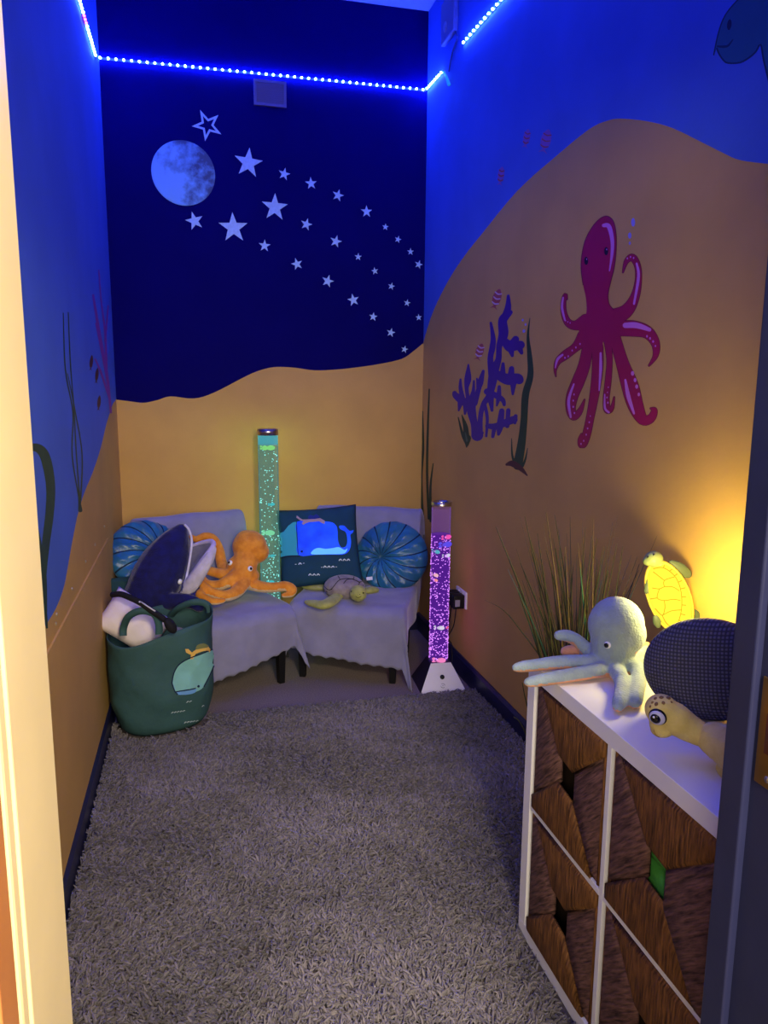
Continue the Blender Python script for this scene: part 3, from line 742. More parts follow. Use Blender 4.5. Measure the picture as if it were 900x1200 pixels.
origin_to(obj('throw_cushion', pillow_bm(F, .22, .16, .05), mat('dark_green_cotton', (40, 74, 60), .85, .1, 20, .15, 150), None, 'dark green cushion squeezed under the pleated teal cushion', 'cushion'), cc)

# ------------------------------------------------------------------ square whale cushion
TL, TR, BL, BR = atY(330, 599, 3.99), atY(421, 593, 3.93), atY(326, 690, 3.80), atY(418, 681, 3.74)
ctr = (TL+TR+BL+BR)/4; ux = ((TR-TL)+(BR-BL)).normalized(); uy0 = ((TL-BL)+(TR-BR)).normalized(); nz_ = ux.cross(uy0).normalized()
if nz_.y > 0: nz_ = -nz_
uyv = nz_.cross(ux); F = Matrix((ux, uyv, nz_)).transposed().to_4x4(); F.translation = ctr
M_TEALC = mat('deep_teal_cotton', (22, 62, 84), .85, .08, 12, .12, 200)
pw = ((TR-TL).length+(BR-BL).length)/2; phh = ((TL-BL).length+(TR-BR).length)/2
sc_ = thing('square_cushion', 'square dark teal cushion with a lit-up blue whale motif', 'cushion', tuple(ctr))
b = pillow_bm(F, pw*1.04, phh*1.04, .055, pinch=.05); bvq = bvh_of(b); obj('cover', b, M_TEALC, sc_)
fq = from_crop(320, 580, 4.737)
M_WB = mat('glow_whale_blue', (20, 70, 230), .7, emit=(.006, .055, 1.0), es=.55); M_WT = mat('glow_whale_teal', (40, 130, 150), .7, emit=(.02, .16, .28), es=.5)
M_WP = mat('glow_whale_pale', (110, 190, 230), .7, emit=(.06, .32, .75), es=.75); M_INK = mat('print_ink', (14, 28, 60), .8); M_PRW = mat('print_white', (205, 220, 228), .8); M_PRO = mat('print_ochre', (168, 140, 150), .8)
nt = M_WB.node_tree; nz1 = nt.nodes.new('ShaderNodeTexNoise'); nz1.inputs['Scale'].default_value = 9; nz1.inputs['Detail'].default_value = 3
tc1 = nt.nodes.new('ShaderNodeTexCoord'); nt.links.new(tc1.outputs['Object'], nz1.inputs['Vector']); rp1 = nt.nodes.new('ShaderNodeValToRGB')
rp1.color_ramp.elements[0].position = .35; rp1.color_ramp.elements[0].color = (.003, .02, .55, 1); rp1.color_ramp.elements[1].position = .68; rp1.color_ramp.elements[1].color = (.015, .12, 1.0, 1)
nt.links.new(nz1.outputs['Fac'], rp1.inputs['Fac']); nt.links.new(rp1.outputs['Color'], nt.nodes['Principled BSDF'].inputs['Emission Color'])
b = B()
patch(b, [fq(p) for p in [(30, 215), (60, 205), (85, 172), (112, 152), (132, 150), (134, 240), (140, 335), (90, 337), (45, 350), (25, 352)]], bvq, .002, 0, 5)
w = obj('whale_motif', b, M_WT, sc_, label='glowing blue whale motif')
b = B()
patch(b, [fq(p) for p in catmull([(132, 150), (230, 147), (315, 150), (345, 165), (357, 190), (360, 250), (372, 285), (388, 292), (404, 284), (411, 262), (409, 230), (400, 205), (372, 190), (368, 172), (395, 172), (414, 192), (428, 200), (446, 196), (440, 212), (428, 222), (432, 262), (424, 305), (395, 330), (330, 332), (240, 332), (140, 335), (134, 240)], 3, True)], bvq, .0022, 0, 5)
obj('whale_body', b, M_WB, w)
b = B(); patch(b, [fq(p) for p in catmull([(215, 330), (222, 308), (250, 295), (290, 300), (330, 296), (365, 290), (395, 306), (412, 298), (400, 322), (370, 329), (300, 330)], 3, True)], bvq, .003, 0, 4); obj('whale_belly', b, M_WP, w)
b = B(); p, n = hit(bvq, *fq((160, 314)), .004); ball(b, p, (.006, .006, .002), frame(n), 2); obj('whale_eye', b, M_INK, w)
b = B(); stroke_on(b, [fq(p) for p in ((40, 352, 4), (80, 342, 4), (150, 338, 3))], bvq, .0035); stroke_on(b, [fq(p) for p in ((132, 150, 1.5), (134, 240, 2), (140, 332, 1.5))], bvq, .0035); obj('outline', b, M_INK, w)
b = B(); patch(b, [fq(p) for p in [(132, 115), (150, 130), (165, 138), (205, 136), (262, 130), (288, 145), (286, 162), (268, 156), (258, 148), (200, 153), (180, 160), (168, 168), (160, 158), (168, 148), (150, 142), (130, 128)]], bvq, .003, 0, 4)
patch(b, [fq(p) for p in catmull([(195, 135), (205, 112), (225, 118), (240, 108), (262, 130)], 2, True)], bvq, .0034, 1, 3)
obj('turtle_motif', b, [M_PRO, mat('print_navy', (30, 44, 130), .8)], sc_)
b = B()
for cx_, cy_, nn in ((395, 362, 3), (310, 400, 3), (228, 443, 3), (150, 383, 1)):
    for k in range(nn):
        x = cx_+(k-(nn-1)/2)*22; stroke_on(b, [fq(q) for q in ((x-8, cy_+4, 2.6), (x, cy_-5, 2.6), (x+8, cy_+3, 2.6))], bvq, .003)
for x, y in ((126, 386), (170, 380), (270, 402), (350, 400)): stroke_on(b, [fq(q) for q in ((x-4, y, 1.4), (x+5, y-1, 1.4))], bvq, .003)
obj('wave_motif', b, M_PRW, sc_)

# ------------------------------------------------------------------ soft toys
def plush(name, c1, c2=None, sheen=.25): return mat(name, c1, .85, .12 if not c2 else 0, 30, .35, 170, sheen=sheen, col2=c2)
M_ORG = plush('orange_plush', (236, 156, 52), (214, 128, 36)); M_CRM = plush('cream_plush', (222, 190, 140))
# orange octopus on the left chair
tO = atY(285, 690, 3.70)
oc = thing('octopus_toy', 'orange plush octopus sprawled on the left chair', 'soft toy', (tO.x, tO.y, .395))
fo2 = from_crop(225, 600, 6.667)
def P3(q, y): u, v = fo2(q)[:2]; return atY(u, v, y)
b = B(); e1 = 3.74/880
ball(b, P3((450, 268), 3.79), (.088, .086, .082), None, 3); ball(b, P3((490, 310), 3.78), (.074, .07, .062), None, 3); ball(b, P3((425, 225), 3.79), (.058, .065, .055), None, 3); ball(b, P3((355, 420), 3.745), (.052, .055, .052), None, 3); ball(b, P3((400, 430), 3.735), (.060, .055, .056), None, 3)
sweep(b, [(P3((440, 300), 3.78), .072), (P3((415, 400), 3.74), .066), (P3((400, 480), 3.71), .062), (P3((385, 540), 3.70), .05)])
ball(b, P3((450, 500), 3.72), (.05, .05, .04), None, 3)
sweep(b, [(P3((440, 555), 3.70), .036), (P3((540, 585), 3.66), .030), (P3((640, 590), 3.64), .027), (P3((730, 580), 3.64), .027), (P3((785, 605), 3.63), .024), (P3((770, 640), 3.61), .019), (P3((715, 652), 3.60), .013)])
sweep(b, [(P3((400, 560), 3.66), .036), (P3((345, 625), 3.60), .032), (P3((260, 655), 3.56), .029), (P3((170, 635), 3.55), .026), (P3((95, 585), 3.57), .022), (P3((55, 520), 3.60), .016)])
sweep(b, [(P3((350, 500), 3.68), .04), (P3((270, 550), 3.65), .032), (P3((200, 575), 3.66), .028), (P3((110, 560), 3.68), .024), (P3((70, 490), 3.72), .016)])
sweep(b, [(P3((290, 490), 3.76), .034), (P3((235, 410), 3.84), .030), (P3((212, 300), 3.87), .027), (P3((165, 212), 3.88), .025), (P3((100, 190), 3.88), .022), (P3((35, 215), 3.87), .018), (P3((-10, 190), 3.86), .013)])
sweep(b, [(P3((310, 500), 3.72), .034), (P3((210, 480), 3.74), .027), (P3((120, 455), 3.77), .023), (P3((70, 430), 3.80), .016)])
sweep(b, [(P3((130, 610), 3.58), .022), (P3((60, 640), 3.53), .022), (P3((110, 680), 3.50), .021), (P3((180, 700), 3.48), .018), (P3((250, 690), 3.48), .012)])
ob, bv = blob('body', b, [M_ORG, M_CRM], oc, .0055, 5, lambda c, n: 1 if n.z < -.22 and c.z < .50 else 0)
for uv in ((270, 659.7), (293, 666.5)): eye_on(bv, *uv, .0135, oc, M_EYEW, M_EYEB, .58)

# navy whale leaning on the left end of the left chair
fw = from_crop(125, 590, 6.923)
def W3(q, y): u, v = fw(q)[:2]; return atY(u, v, y)
M_NVP = plush('navy_plush', (20, 21, 84), (15, 15, 64), .3); M_GRP = plush('pale_grey_plush', (190, 182, 196)); M_MTH = plush('mouth_grey_plush', (112, 108, 136)); M_PIPE = plush('white_piping', (205, 200, 215))
wh = thing('whale_toy', 'navy plush whale with open pale mouth tucked behind the green bag', 'soft toy', tuple(atY(190, 720, 3.42)))
b = B()
sweep(b, [(W3((330, 760), 3.44), .108), (W3((410, 610), 3.46), .118), (W3((470, 480), 3.49), .108), (W3((530, 360), 3.52), .082), (W3((575, 270), 3.54), .052), (W3((605, 205), 3.55), .026)], 12)
ball(b, W3((290, 850), 3.42), (.10, .09, .10), None, 3)
sweep(b, [(W3((500, 800), 3.36), .05), (W3((600, 790), 3.33), .042), (W3((690, 800), 3.31), .036), (W3((760, 840), 3.29), .03)], 8, (Matrix.Identity(3), (1, .6, .9)))
ob, bv = blob('body', b, M_NVP, wh, .007, 6)
eye_on(bv, 210.5, 681.5, .0125, wh, M_EYEW, M_EYEB, .5, look=(-.15, .1))
b = B()
pts = [W3(q, y) for q, y in (((632, 172), 3.50), ((668, 215), 3.485), ((690, 300), 3.465), ((680, 420), 3.43), ((655, 560), 3.40), ((628, 690), 3.38))]
tube(b, catmull(pts, 6), .0055, 8); obj('piping', b, M_PIPE, wh)
# lower jaw: a shallow scoop, grey inside, ribbed pale outside
def jaw():
    hinge = W3((612, 700), 3.42)
    rim1 = catmull([W3((640, 640), 3.40), W3((700, 560), 3.38), W3((770, 470), 3.38), W3((835, 385), 3.40), W3((866, 335), 3.43), W3((850, 308), 3.47), W3((800, 312), 3.50), W3((730, 330), 3.52), W3((685, 350), 3.53)], 5)
    return hinge, rim1
hinge, rim = jaw()
b = B(); hub = W3((655, 560), 3.50)
n_ = len(rim); rows = []
for k in range(9):
    t = k/8; rows.append([b.verts.new(Vector(p)*(t)+hub*(1-t)+Vector((.0, .02, -.012))*math.sin(t*PI)) for p in rim])
for a, c in zip(rows, rows[1:]):
    for j in range(n_-1): b.faces.new((a[j], a[j+1], c[j+1], c[j]))
mo = obj('mouth', b, M_MTH, wh, label='grey mouth lining'); md = mo.modifiers.new('t', 'SOLIDIFY'); md.thickness = .006
b = B(); rows = []
low = catmull([W3((600, 712), 3.40), W3((650, 722), 3.375), W3((705, 700), 3.37), W3((760, 620), 3.37), W3((810, 530), 3.38), W3((850, 440), 3.41), W3((862, 360), 3.44)], 6)
inner = catmull([W3((640, 640), 3.40), W3((665, 610), 3.39), W3((700, 560), 3.38), W3((770, 470), 3.38), W3((820, 405), 3.395), W3((852, 360), 3.42), W3((866, 335), 3.43)], 6)
for k in range(9):
    t = k/8; rows.append([b.verts.new(Vector(p)*(1-t)+Vector(q)*t+Vector((.25, -.9, -.2)).normalized()*(.022*math.sin(t*PI)+.0035*math.sin(t*PI*7))) for p, q in zip(inner, low)])
for a, c in zip(rows, rows[1:]):
    for j in range(len(low)-1): b.faces.new((a[j], a[j+1], c[j+1], c[j]))
jo = obj('jaw', b, M_GRP, wh, label='pale ribbed lower jaw'); md = jo.modifiers.new('t', 'SOLIDIFY'); md.thickness = .012; md.offset = -1
b = B(); tube(b, [Vector(p) for p in rim], [.006+.006*math.sin(PI*k/(n_-1)) for k in range(n_)], 10); obj('lip', b, plush('lilac_plush', (188, 176, 214)), wh)

# plush sea turtle on the right chair
ftu = from_crop(340, 640, 7.5)
def T3(q, z): u, v = ftu(q)[:2]; return atZ(u, v, z)
M_TUG = plush('olive_plush', (172, 172, 96), (146, 148, 80)); M_TUY = plush('yellow_plush', (206, 188, 96)); M_TUS = plush('shell_plush', (150, 140, 138), (128, 116, 122))
SZ = .393
tt = thing('turtle_toy', 'plush sea turtle lying on the front of the right chair', 'soft toy', tuple(T3((470, 400), SZ)))
cs = T3((478, 372), SZ+.040)
bd = B(); ball(bd, cs-Vector((0, 0, .006)), (.088, .085, .036), Matrix.Rotation(-.45, 3, 'Z'), 3)
hd = T3((598, 415), SZ+.048)
sweep(bd, [(T3((500, 400), SZ+.025), .026), (T3((560, 410), SZ+.03), .026), (hd, .043)]); ball(bd, hd+Vector((.008, -.012, -.008)), (.032, .030, .024), None, 3)
fl_ = (Matrix.Identity(3), (1, 1, .62))
sweep(bd, [(T3((440, 420), SZ+.02), .024), (T3((380, 470), SZ+.014), .034), (T3((300, 515), SZ+.012), .036), (T3((215, 505), SZ+.011), .030), (T3((150, 492), SZ+.010), .018)], 8, fl_)
sweep(bd, [(T3((300, 365), SZ+.02), .022), (T3((220, 362), SZ+.016), .027), (T3((150, 358), SZ+.014), .022), (T3((118, 356), SZ+.012), .013)], 8, fl_)
sweep(bd, [(T3((650, 390), SZ+.02), .024), (T3((710, 385), SZ+.018), .032), (T3((755, 385), SZ+.014), .020)], 8, fl_)
sweep(bd, [(T3((510, 330), SZ+.03), .024), (T3((470, 262), SZ+.026), .022), (T3((400, 236), SZ+.03), .018), (T3((352, 218), SZ+.034), .010)], 8, fl_)
ob, bv = blob('body', bd, [M_TUG, M_TUY], tt, .0045, 4, lambda c, n: 1 if (c-hd).length < .03 and n.z < .2 or (c-T3((490, 400), SZ+.02)).length < .035 else 0)
for q in ((540, 398), (643, 412)): eye_on(bv, *ftu(q)[:2], .0042, tt, M_EYEB, M_EYEB, .4)
b = B(); stroke_on(b, [ftu(q) for q in ((575, 440, 1.6), (598, 452, 1.8), (625, 440, 1.6))], bv, .0012); p, n = hit(bv, *ftu((612, 425))[:2], .001); ball(b, p, .0028, None, 1); obj('nose_and_mouth', b, M_EYEB, tt)
b = B(); Msh = Matrix.Rotation(-.45, 3, 'Z'); ball(b, cs+Vector((0, .004, .006)), (.106, .092, .062), Msh, 4)
bvs = bvh_of(b); sh = obj('shell', b, M_TUS, tt, label='mauve-grey quilted shell')
b = B()
for t in ([(280, 330), (350, 385), (440, 295), (560, 290)], [(350, 385), (372, 375)], [(470, 330), (500, 295), (545, 290)], [(545, 290), (605, 318), (600, 340)], [(605, 318), (680, 305), (690, 330)], [(440, 295), (420, 262)], [(560, 290), (560, 255)], [(300, 345), (290, 380), (330, 405)], [(640, 345), (690, 330)]):
    stroke_on(b, [ftu((*q, 3)) for q in t], bvs, .0012)
obj('scute_seams', b, mat('seam_black', (22, 18, 24), .8), sh)

# ------------------------------------------------------------------ green tote bag with a pillow and ear defenders
M_BAG = mat('green_canvas', (50, 82, 82), .75, .08, 9, .5, 16)
bc = Vector((-.180, 3.165, .03)); RX, RY = .213, .165
bag = thing('tote_bag', 'dark green canvas tote bag with a whale print', 'bag', tuple(bc))
def rimz(x, y): return .47+.19*(x-bc.x)+.06*(y-bc.y)
b = B(); na = 72; nzs = 26; rings = []
for i in range(nzs+1):
    t = i/nzs; ring = []
    for k in range(na):
        a = 2*PI*k/na; ca, sa = math.cos(a), math.sin(a)
        e = 2/2.7; sx = math.copysign(abs(ca)**e, ca); sy = math.copysign(abs(sa)**e, sa)
        g = .84+.13*min(1, t*3)+.03*t
        if t < .08: g *= .90+.10*(t/.08)**.5
        wr_ = .006*math.sin(a*5+t*9)*math.sin(t*PI)+.007*(1-abs(math.sin(a*4.5-t*7)))**2*math.sin(t*PI)-.008*(1-abs(math.sin(a*3+t*5+1)))**3*math.sin(t*PI)+.004*math.sin(a*3+t*15)
        x = bc.x+sx*RX*(g+wr_*3); y = bc.y+sy*RY*(g+wr_*3)
        z = .03+t*(rimz(x, y)-.03)+(.006*math.sin(a*4+1) if t == 1 else 0)
        x, y = bc.x+(x-bc.x)*math.cos(.28)-(y-bc.y)*math.sin(.28), bc.y+(x-bc.x)*math.sin(.28)+(y-bc.y)*math.cos(.28)
        ring.append(b.verts.new((max(x, XL+.02), y, z)))
    rings.append(ring)
for a_, c_ in zip(rings, rings[1:]):
    for k in range(na): b.faces.new((a_[k], a_[(k+1) % na], c_[(k+1) % na], c_[k]))
b.faces.new(list(reversed(rings[0])))
bvb = bvh_of(b); top_pts = [v.co.copy() for v in rings[-1]]; mid_pts = [v.co.copy() for v in rings[-3]]
bo = obj('body', b, M_BAG, bag); md = bo.modifiers.new('t', 'SOLIDIFY'); md.thickness = .003; md.offset = 0
fb = from_crop(120, 690, 6)
def handle(pts, w=.014):
    c = catmull(pts, 8); b = B(); prev = None
    for i, p in enumerate(c):
        p = Vector(p); d = (Vector(c[min(i+1, len(c)-1)])-Vector(c[max(i-1, 0)])).normalized(); s = Vector((.25, -.95, .1)); s = (s-d*s.dot(d)).normalized(); t = d.cross(s)
        q = [b.verts.new(p+t*x*w+s*y*.003) for x, y in ((-1, -1), (1, -1), (1, 1), (-1, 1))]
        if prev:
            for k in range(4): b.faces.new((prev[k], prev[(k+1) % 4], q[(k+1) % 4], q[k]))
        prev = q
    bmesh.ops.recalc_face_normals(b, faces=list(b.faces))
    o = obj('handle', b, M_BAG, bag); return o
hz = atD(150, 742, (-.27, 3.02, .45)); 
handle([atD(*fb((146, 330))[:2], (-.28, 3.03, .45)), atD(*fb((150, 270))[:2], (-.28, 3.03, .45)), atD(*fb((185, 195))[:2], (-.27, 3.00, .48)), atD(*fb((270, 155))[:2], (-.25, 2.99, .5)), atD(*fb((360, 175))[:2], (-.22, 3.0, .5)), atD(*fb((395, 240))[:2], (-.2, 3.0, .47)), atD(*fb((398, 320))[:2], (-.19, 3.0, .44))])
handle([atD(*fb((480, 190))[:2], (-.05, 3.30, .5)), atD(*fb((530, 140))[:2], (-.04, 3.25, .52)), atD(*fb((620, 98))[:2], (-.02, 3.22, .54)), atD(*fb((700, 95))[:2], (.0, 3.22, .54)), atD(*fb((745, 120))[:2], (.02, 3.22, .53)), atD(*fb((755, 165))[:2], (.03, 3.22, .5))])
M_BWH = mat('print_pale_teal', (120, 176, 172), .8, .06, 20); M_BWB = mat('print_blue', (100, 150, 200), .8)
b = B()
patch(b, [fb(p) for p in catmull([(486, 660), (500, 590), (535, 530), (600, 488), (690, 455), (765, 428), (788, 445), (780, 520), (750, 600), (705, 690), (655, 722), (600, 735), (525, 738)], 3, True)], bvb, .0050, 0, 5)
pw_ = obj('whale_print', b, [M_BWH], bag, label='pale teal whale print')
b = B(); patch(b, [fb(p) for p in catmull([(512, 722), (560, 716), (610, 706), (655, 700), (645, 728), (600, 740), (530, 742)], 2, True)], bvb, .0060, 0, 3); obj('whale_mouth', b, M_BWB, pw_)
b = B(); stroke_on(b, [fb((*p, 4)) for p in ((486, 660), (500, 590), (535, 530), (600, 488), (690, 455), (765, 428), (790, 445), (780, 520), (750, 600), (705, 690))], bvb, .0064, 0, 4)
stroke_on(b, [fb((*p, 4)) for p in ((512, 722), (560, 714), (610, 706), (650, 698))], bvb, .0068); stroke_on(b, [fb((*p, 4)) for p in ((486, 660), (505, 715), (528, 740))], bvb, .0068)
q, n = hit(bvb, *fb((668, 685)), .006); ball(b, q, .0055, None, 2); obj('outline', b, M_INK, pw_)
b = B(); M_OCH = mat('print_yellow', (216, 172, 84), .8)
patch(b, [fb(p) for p in [(578, 420), (600, 420), (625, 445), (665, 415), (700, 398), (735, 405), (752, 430), (745, 447), (728, 432), (690, 440), (650, 455), (632, 490), (614, 490), (618, 460), (585, 445)]], bvb, .0062, 0, 4)
patch(b, [fb(p) for p in catmull([(650, 425), (660, 395), (700, 382), (735, 398), (730, 412), (690, 418)], 2, True)], bvb, .0066, 1, 3)
obj('turtle_print', b, [M_OCH, mat('print_olive', (112, 116, 70), .8)], bag)
b = B()
for u, v, nn in ((605, 790, 2), (530, 865, 5), (620, 935, 5), (700, 820, 1)):
    for k in range(nn):
        x = u+(k-(nn-1)/2)*20; stroke_on(b, [fb(q) for q in ((x-7, v+6-k*3, 1.6), (x+2, v-3-k*3, 1.8), (x+9, v-1-k*3, 1.4))], bvb, .0055)
obj('wave_print', b, M_PRW, bag)
# white pillow stuffed in the bag
cp = atD(156, 725, (-.27, 3.14, .5)); F = frame((.35, -.85, .35), (.75, .1, -.62)).to_4x4(); F.translation = cp+Vector((.0, .04, -.03))
pil = thing('pillow', 'white cotton pillow stuffed into the green tote bag', 'pillow', tuple(cp))
b = pillow_bm(F, .27, .19, .062, pinch=.04); obj('cover', b, mat('white_cotton', (228, 214, 208), .85, .03, 10, .2, 40), pil)
# ear defenders hooked over the rim
def Eb(q, c): return atD(*fb(q)[:2], c)
ear = thing('ear_defenders', 'black ear defenders hanging over the rim of the tote bag', 'ear defenders', tuple(Eb((400, 180), (-.2, 3.0, .48))))
pts = [Eb((70, 42), (-.36, 3.10, .56)), Eb((130, 38), (-.33, 3.06, .56)), Eb((200, 65), (-.29, 3.03, .55)), Eb((270, 100), (-.25, 3.0, .53)), Eb((340, 150), (-.21, 2.985, .51)), Eb((400, 190), (-.18, 2.975, .49)), Eb((440, 220), (-.16, 2.965, .48))]
b = B(); c = catmull(pts, 6); tube(b, c, [.012]*len(c), 10); obj('headband', b, M_BLACKF, ear)
b = B(); ball(b, Eb((478, 258), (-.14, 2.955, .47)), (.020, .026, .036), (Matrix.Rotation(-.5, 3, 'Y')), 3); obj('ear_cup', b, M_BLACKF, ear)
b = B(); tube(b, [Eb((272, 92), (-.25, 2.985, .53)), Eb((320, 125), (-.22, 2.97, .52)), Eb((372, 158), (-.2, 2.96, .5))], .003, 8); ball(b, Eb((262, 92), (-.25, 2.98, .53)), .004, None, 2); obj('slider', b, mat('slider_grey', (190, 188, 200), .4), ear)

# ------------------------------------------------------------------ bubble tube lamps
def bubble_lamp(base, R, ztop, zbase, wb, wt, ang, label, nb, colA, core, water, fishes, base_mats, mk, tcol, cfac):
    x0, y0 = base; t = thing('bubble_tube_lamp', label, 'lamp', (x0, y0, 0), ang, 'bubble tube lamps')
    Mz = Matrix.Translation((x0, y0, 0)); Mr = Mz@Matrix.Rotation(ang, 4, 'Z')
    b = B(); v0 = [b.verts.new(Mr@Vector((sx*wb, sy*wb, 0))) for sx, sy in ((-1, -1), (1, -1), (1, 1), (-1, 1))]; v1 = [b.verts.new(Mr@Vector((sx*wt, sy*wt, zbase))) for sx, sy in ((-1, -1), (1, -1), (1, 1), (-1, 1))]
    for k in range(4):
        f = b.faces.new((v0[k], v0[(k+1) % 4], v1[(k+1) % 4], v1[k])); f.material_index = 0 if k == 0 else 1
    b.faces.new(list(reversed(v0))); b.faces.new(v1).material_index = 1
    bs = obj('base', b, base_mats, t, smooth=False)
    nrm = (Mr.to_3x3()@Vector((0, -zbase, wb-wt))).normalized()
    nrm = nrm if nrm.y < 0 else -nrm; nrm.z = abs(nrm.z)
    fp = Mr@Vector((0, -(wb+wt)/2, zbase*.52)); Fb = frame(nrm, Mr.to_3x3()@Vector((1, 0, 0))).to_4x4(); Fb.translation = fp
    b = B(); lathe(b, [(.011, 0), (.011, .004), (.009, .006), (0, .006)], Fb, 20); obj('button', b, M_BLACK, bs)
    Fm = Fb.copy(); Fm.translation = Mr@Vector((0, -(wb*.78+wt*.22), zbase*.22))
    b = B()
    for a0 in (0, PI):
        tube(b, [Fm@Vector((.010*math.cos(a0+q*.26), .010*math.sin(a0+q*.26), .001)) for q in range(10)], .0011, 6)
    tube(b, [Fm@Vector((-.004, 0, .001)), Fm@Vector((.004, 0, .001))], .0011, 6); obj('logo_mark', b, mat('logo_grey', (120, 112, 120), .6), bs)
    b = B(); lathe(b, [(R, zbase), (R, ztop-.03)], Mz, 48, cap=False); obj('tube', b, clear_mat('clear_tube_'+mk, (.97, .97, .98), .16, .22, tcol, .55, .12), t, label='clear acrylic tube')
    b = B(); lathe(b, [(R*.95, water+.004), (R*.95, ztop-.032)], Mz, 40, cap=False); obj('glow_sleeve', b, clear_mat('glow_sleeve_'+mk, (.9, .95, .98), cfac, .3, tcol, .8, .02), t, label='lit empty top of the tube')  # added inner sleeve, glows in place of LED light scattered in the acrylic
    b = B(); lathe(b, [(R*.93, zbase+.002), (R*.93, water)], Mz, 40, cap=True); obj('water', b, core, t, label='lit water')
    b = B(); rr = RNG
    for k in range(nb):
        q = rr.uniform(0, 1)**.5*R*.97; q = max(q, R*.35) if mk == 'green' else R*rr.uniform(.945, .985); a = rr.uniform(0, 2*PI); z = zbase+.01+(water-zbase-.015)*rr.uniform(0, 1)**1.25
        s = rr.uniform(.0022, .0042)*mkscale[mk]
        ball(b, (x0+q*math.cos(a), y0+q*math.sin(a), z), (s, s, s*.85), None, 1)
    obj('bubbles', b, emis('bubbles_'+mk, colA[0], colA[1]), t, kind='stuff')
    for (fz, fa, fcol, fs_) in fishes:
        fr_ = .6 if mk == 'green' else .90; p = Vector((x0+R*fr_*math.cos(fa), y0+R*fr_*math.sin(fa), fz)); b = B(); Ff = Matrix.Rotation(fa+1.3, 3, 'Z')
        ball(b, p, (.018*fs_, .006*fs_, .010*fs_), Ff, 2); tl = p+Ff@Vector((-.018*fs_, 0, 0))
        for sz in (-1, 1): ball(b, tl+Ff@Vector((-.006*fs_, 0, 0))+Vector((0, 0, sz*.005*fs_)), (.008*fs_, .002, .005*fs_), Ff, 1)
        obj('fish', b, emis('lit_fish_%s_%d' % (mk, int(fz*1000)), fcol, .9), t)
    b = B()
    if mk == 'green': lathe(b, [(R*1.03, ztop-.03), (R*1.04, ztop), (R*.9, ztop+.003), (0, ztop+.003)], Mz, 40)
    else:
        lathe(b, [(R*1.02, ztop-.018), (R*1.04, ztop-.002), (R*.96, ztop), (R*.84, ztop-.002), (R*.84, ztop-.016)], Mz, 40, cap=False)
    obj('cap', b, M_CHROME, t)
    return t
mkscale = {'green': 1.0, 'violet': .95}
def water_mat(name, tint, emit, es, fac):
    return clear_mat(name, tint, fac, .3, emit, es, .01)
Wg = water_mat('green_lit_water', (.90, .98, .94), (.40, .62, .38), .42, .20)
Wv = water_mat('violet_lit_water', (.55, .25, .9), (.11, .003, .46), .55, .92)
gx = atY(315.5, 600, 3.97).x; ztg = atY(316, 503, 3.97).z
bubble_lamp((gx, 3.97), .053, ztg, .16, .085, .058, 0, 'tall green-lit bubble tube lamp between the two chairs', 230, ((.30, .95, .85), 1.7), Wg, ztg-.085,
            [(ztg-.095, -1.2, (.35, 1., .2), 1.3), (ztg-.095, -2.2, (.5, 1., .25), 1.2), (atY(318, 623, 3.97).z, -1.6, (.3, 1., .5), 1.5), (atY(320, 590, 3.97).z, -1.1, (.05, .7, .8), .8), (atY(316, 650, 3.97).z, -1.2, (.05, .6, .7), .8), (atY(322, 680, 3.97).z, -1.5, (.05, .7, .8), .9)], [M_BLACK, M_BLACK], 'green', (.08, .50, .62), .55)
M_LBW = mat('lamp_base_white', (226, 222, 224), .35); 
pang = math.radians(-4)
bubble_lamp((1.118, 3.36), .0465, .912, .125, .112, .05, pang, 'shorter violet bubble tube lamp on a white pyramid base', 900, ((.68, .22, 1.0), 1.5), Wv, .755,
            [(.745, -1.0, (1., .1, .5), 1.2), (.71, -1.1, (.12, .08, .9), 1.5), (.675, -2.3, (.1, .45, .6), 1.), (.655, -1.0, (.7, .7, .9), 1.), (.56, -2.4, (.95, .5, .6), 1.), (.535, -2.4, (1., .3, .35), .8), (.30, -1.7, (.75, .7, .9), 1.1), (.295, -.8, (1., .1, .2), .7), (.135, -1.6, (1., .25, .6), 1.4)], [M_LBW, mat('lamp_base_dark_side', (40, 32, 50), .5)], 'violet', (.34, .12, .50), .14)  # base has a white front, its other sides and top are dark
# coloured upper band of the green tube (empty, lit cyan)
def lamp(kind, name, loc, col, e, **kw):
    L = bpy.data.lights.new(name, kind); L.energy = e; L.color = col
    for k, v in kw.items(): setattr(L, k, v)
    o = bpy.data.objects.new(name, L); C.objects.link(o); o.location = loc; return o

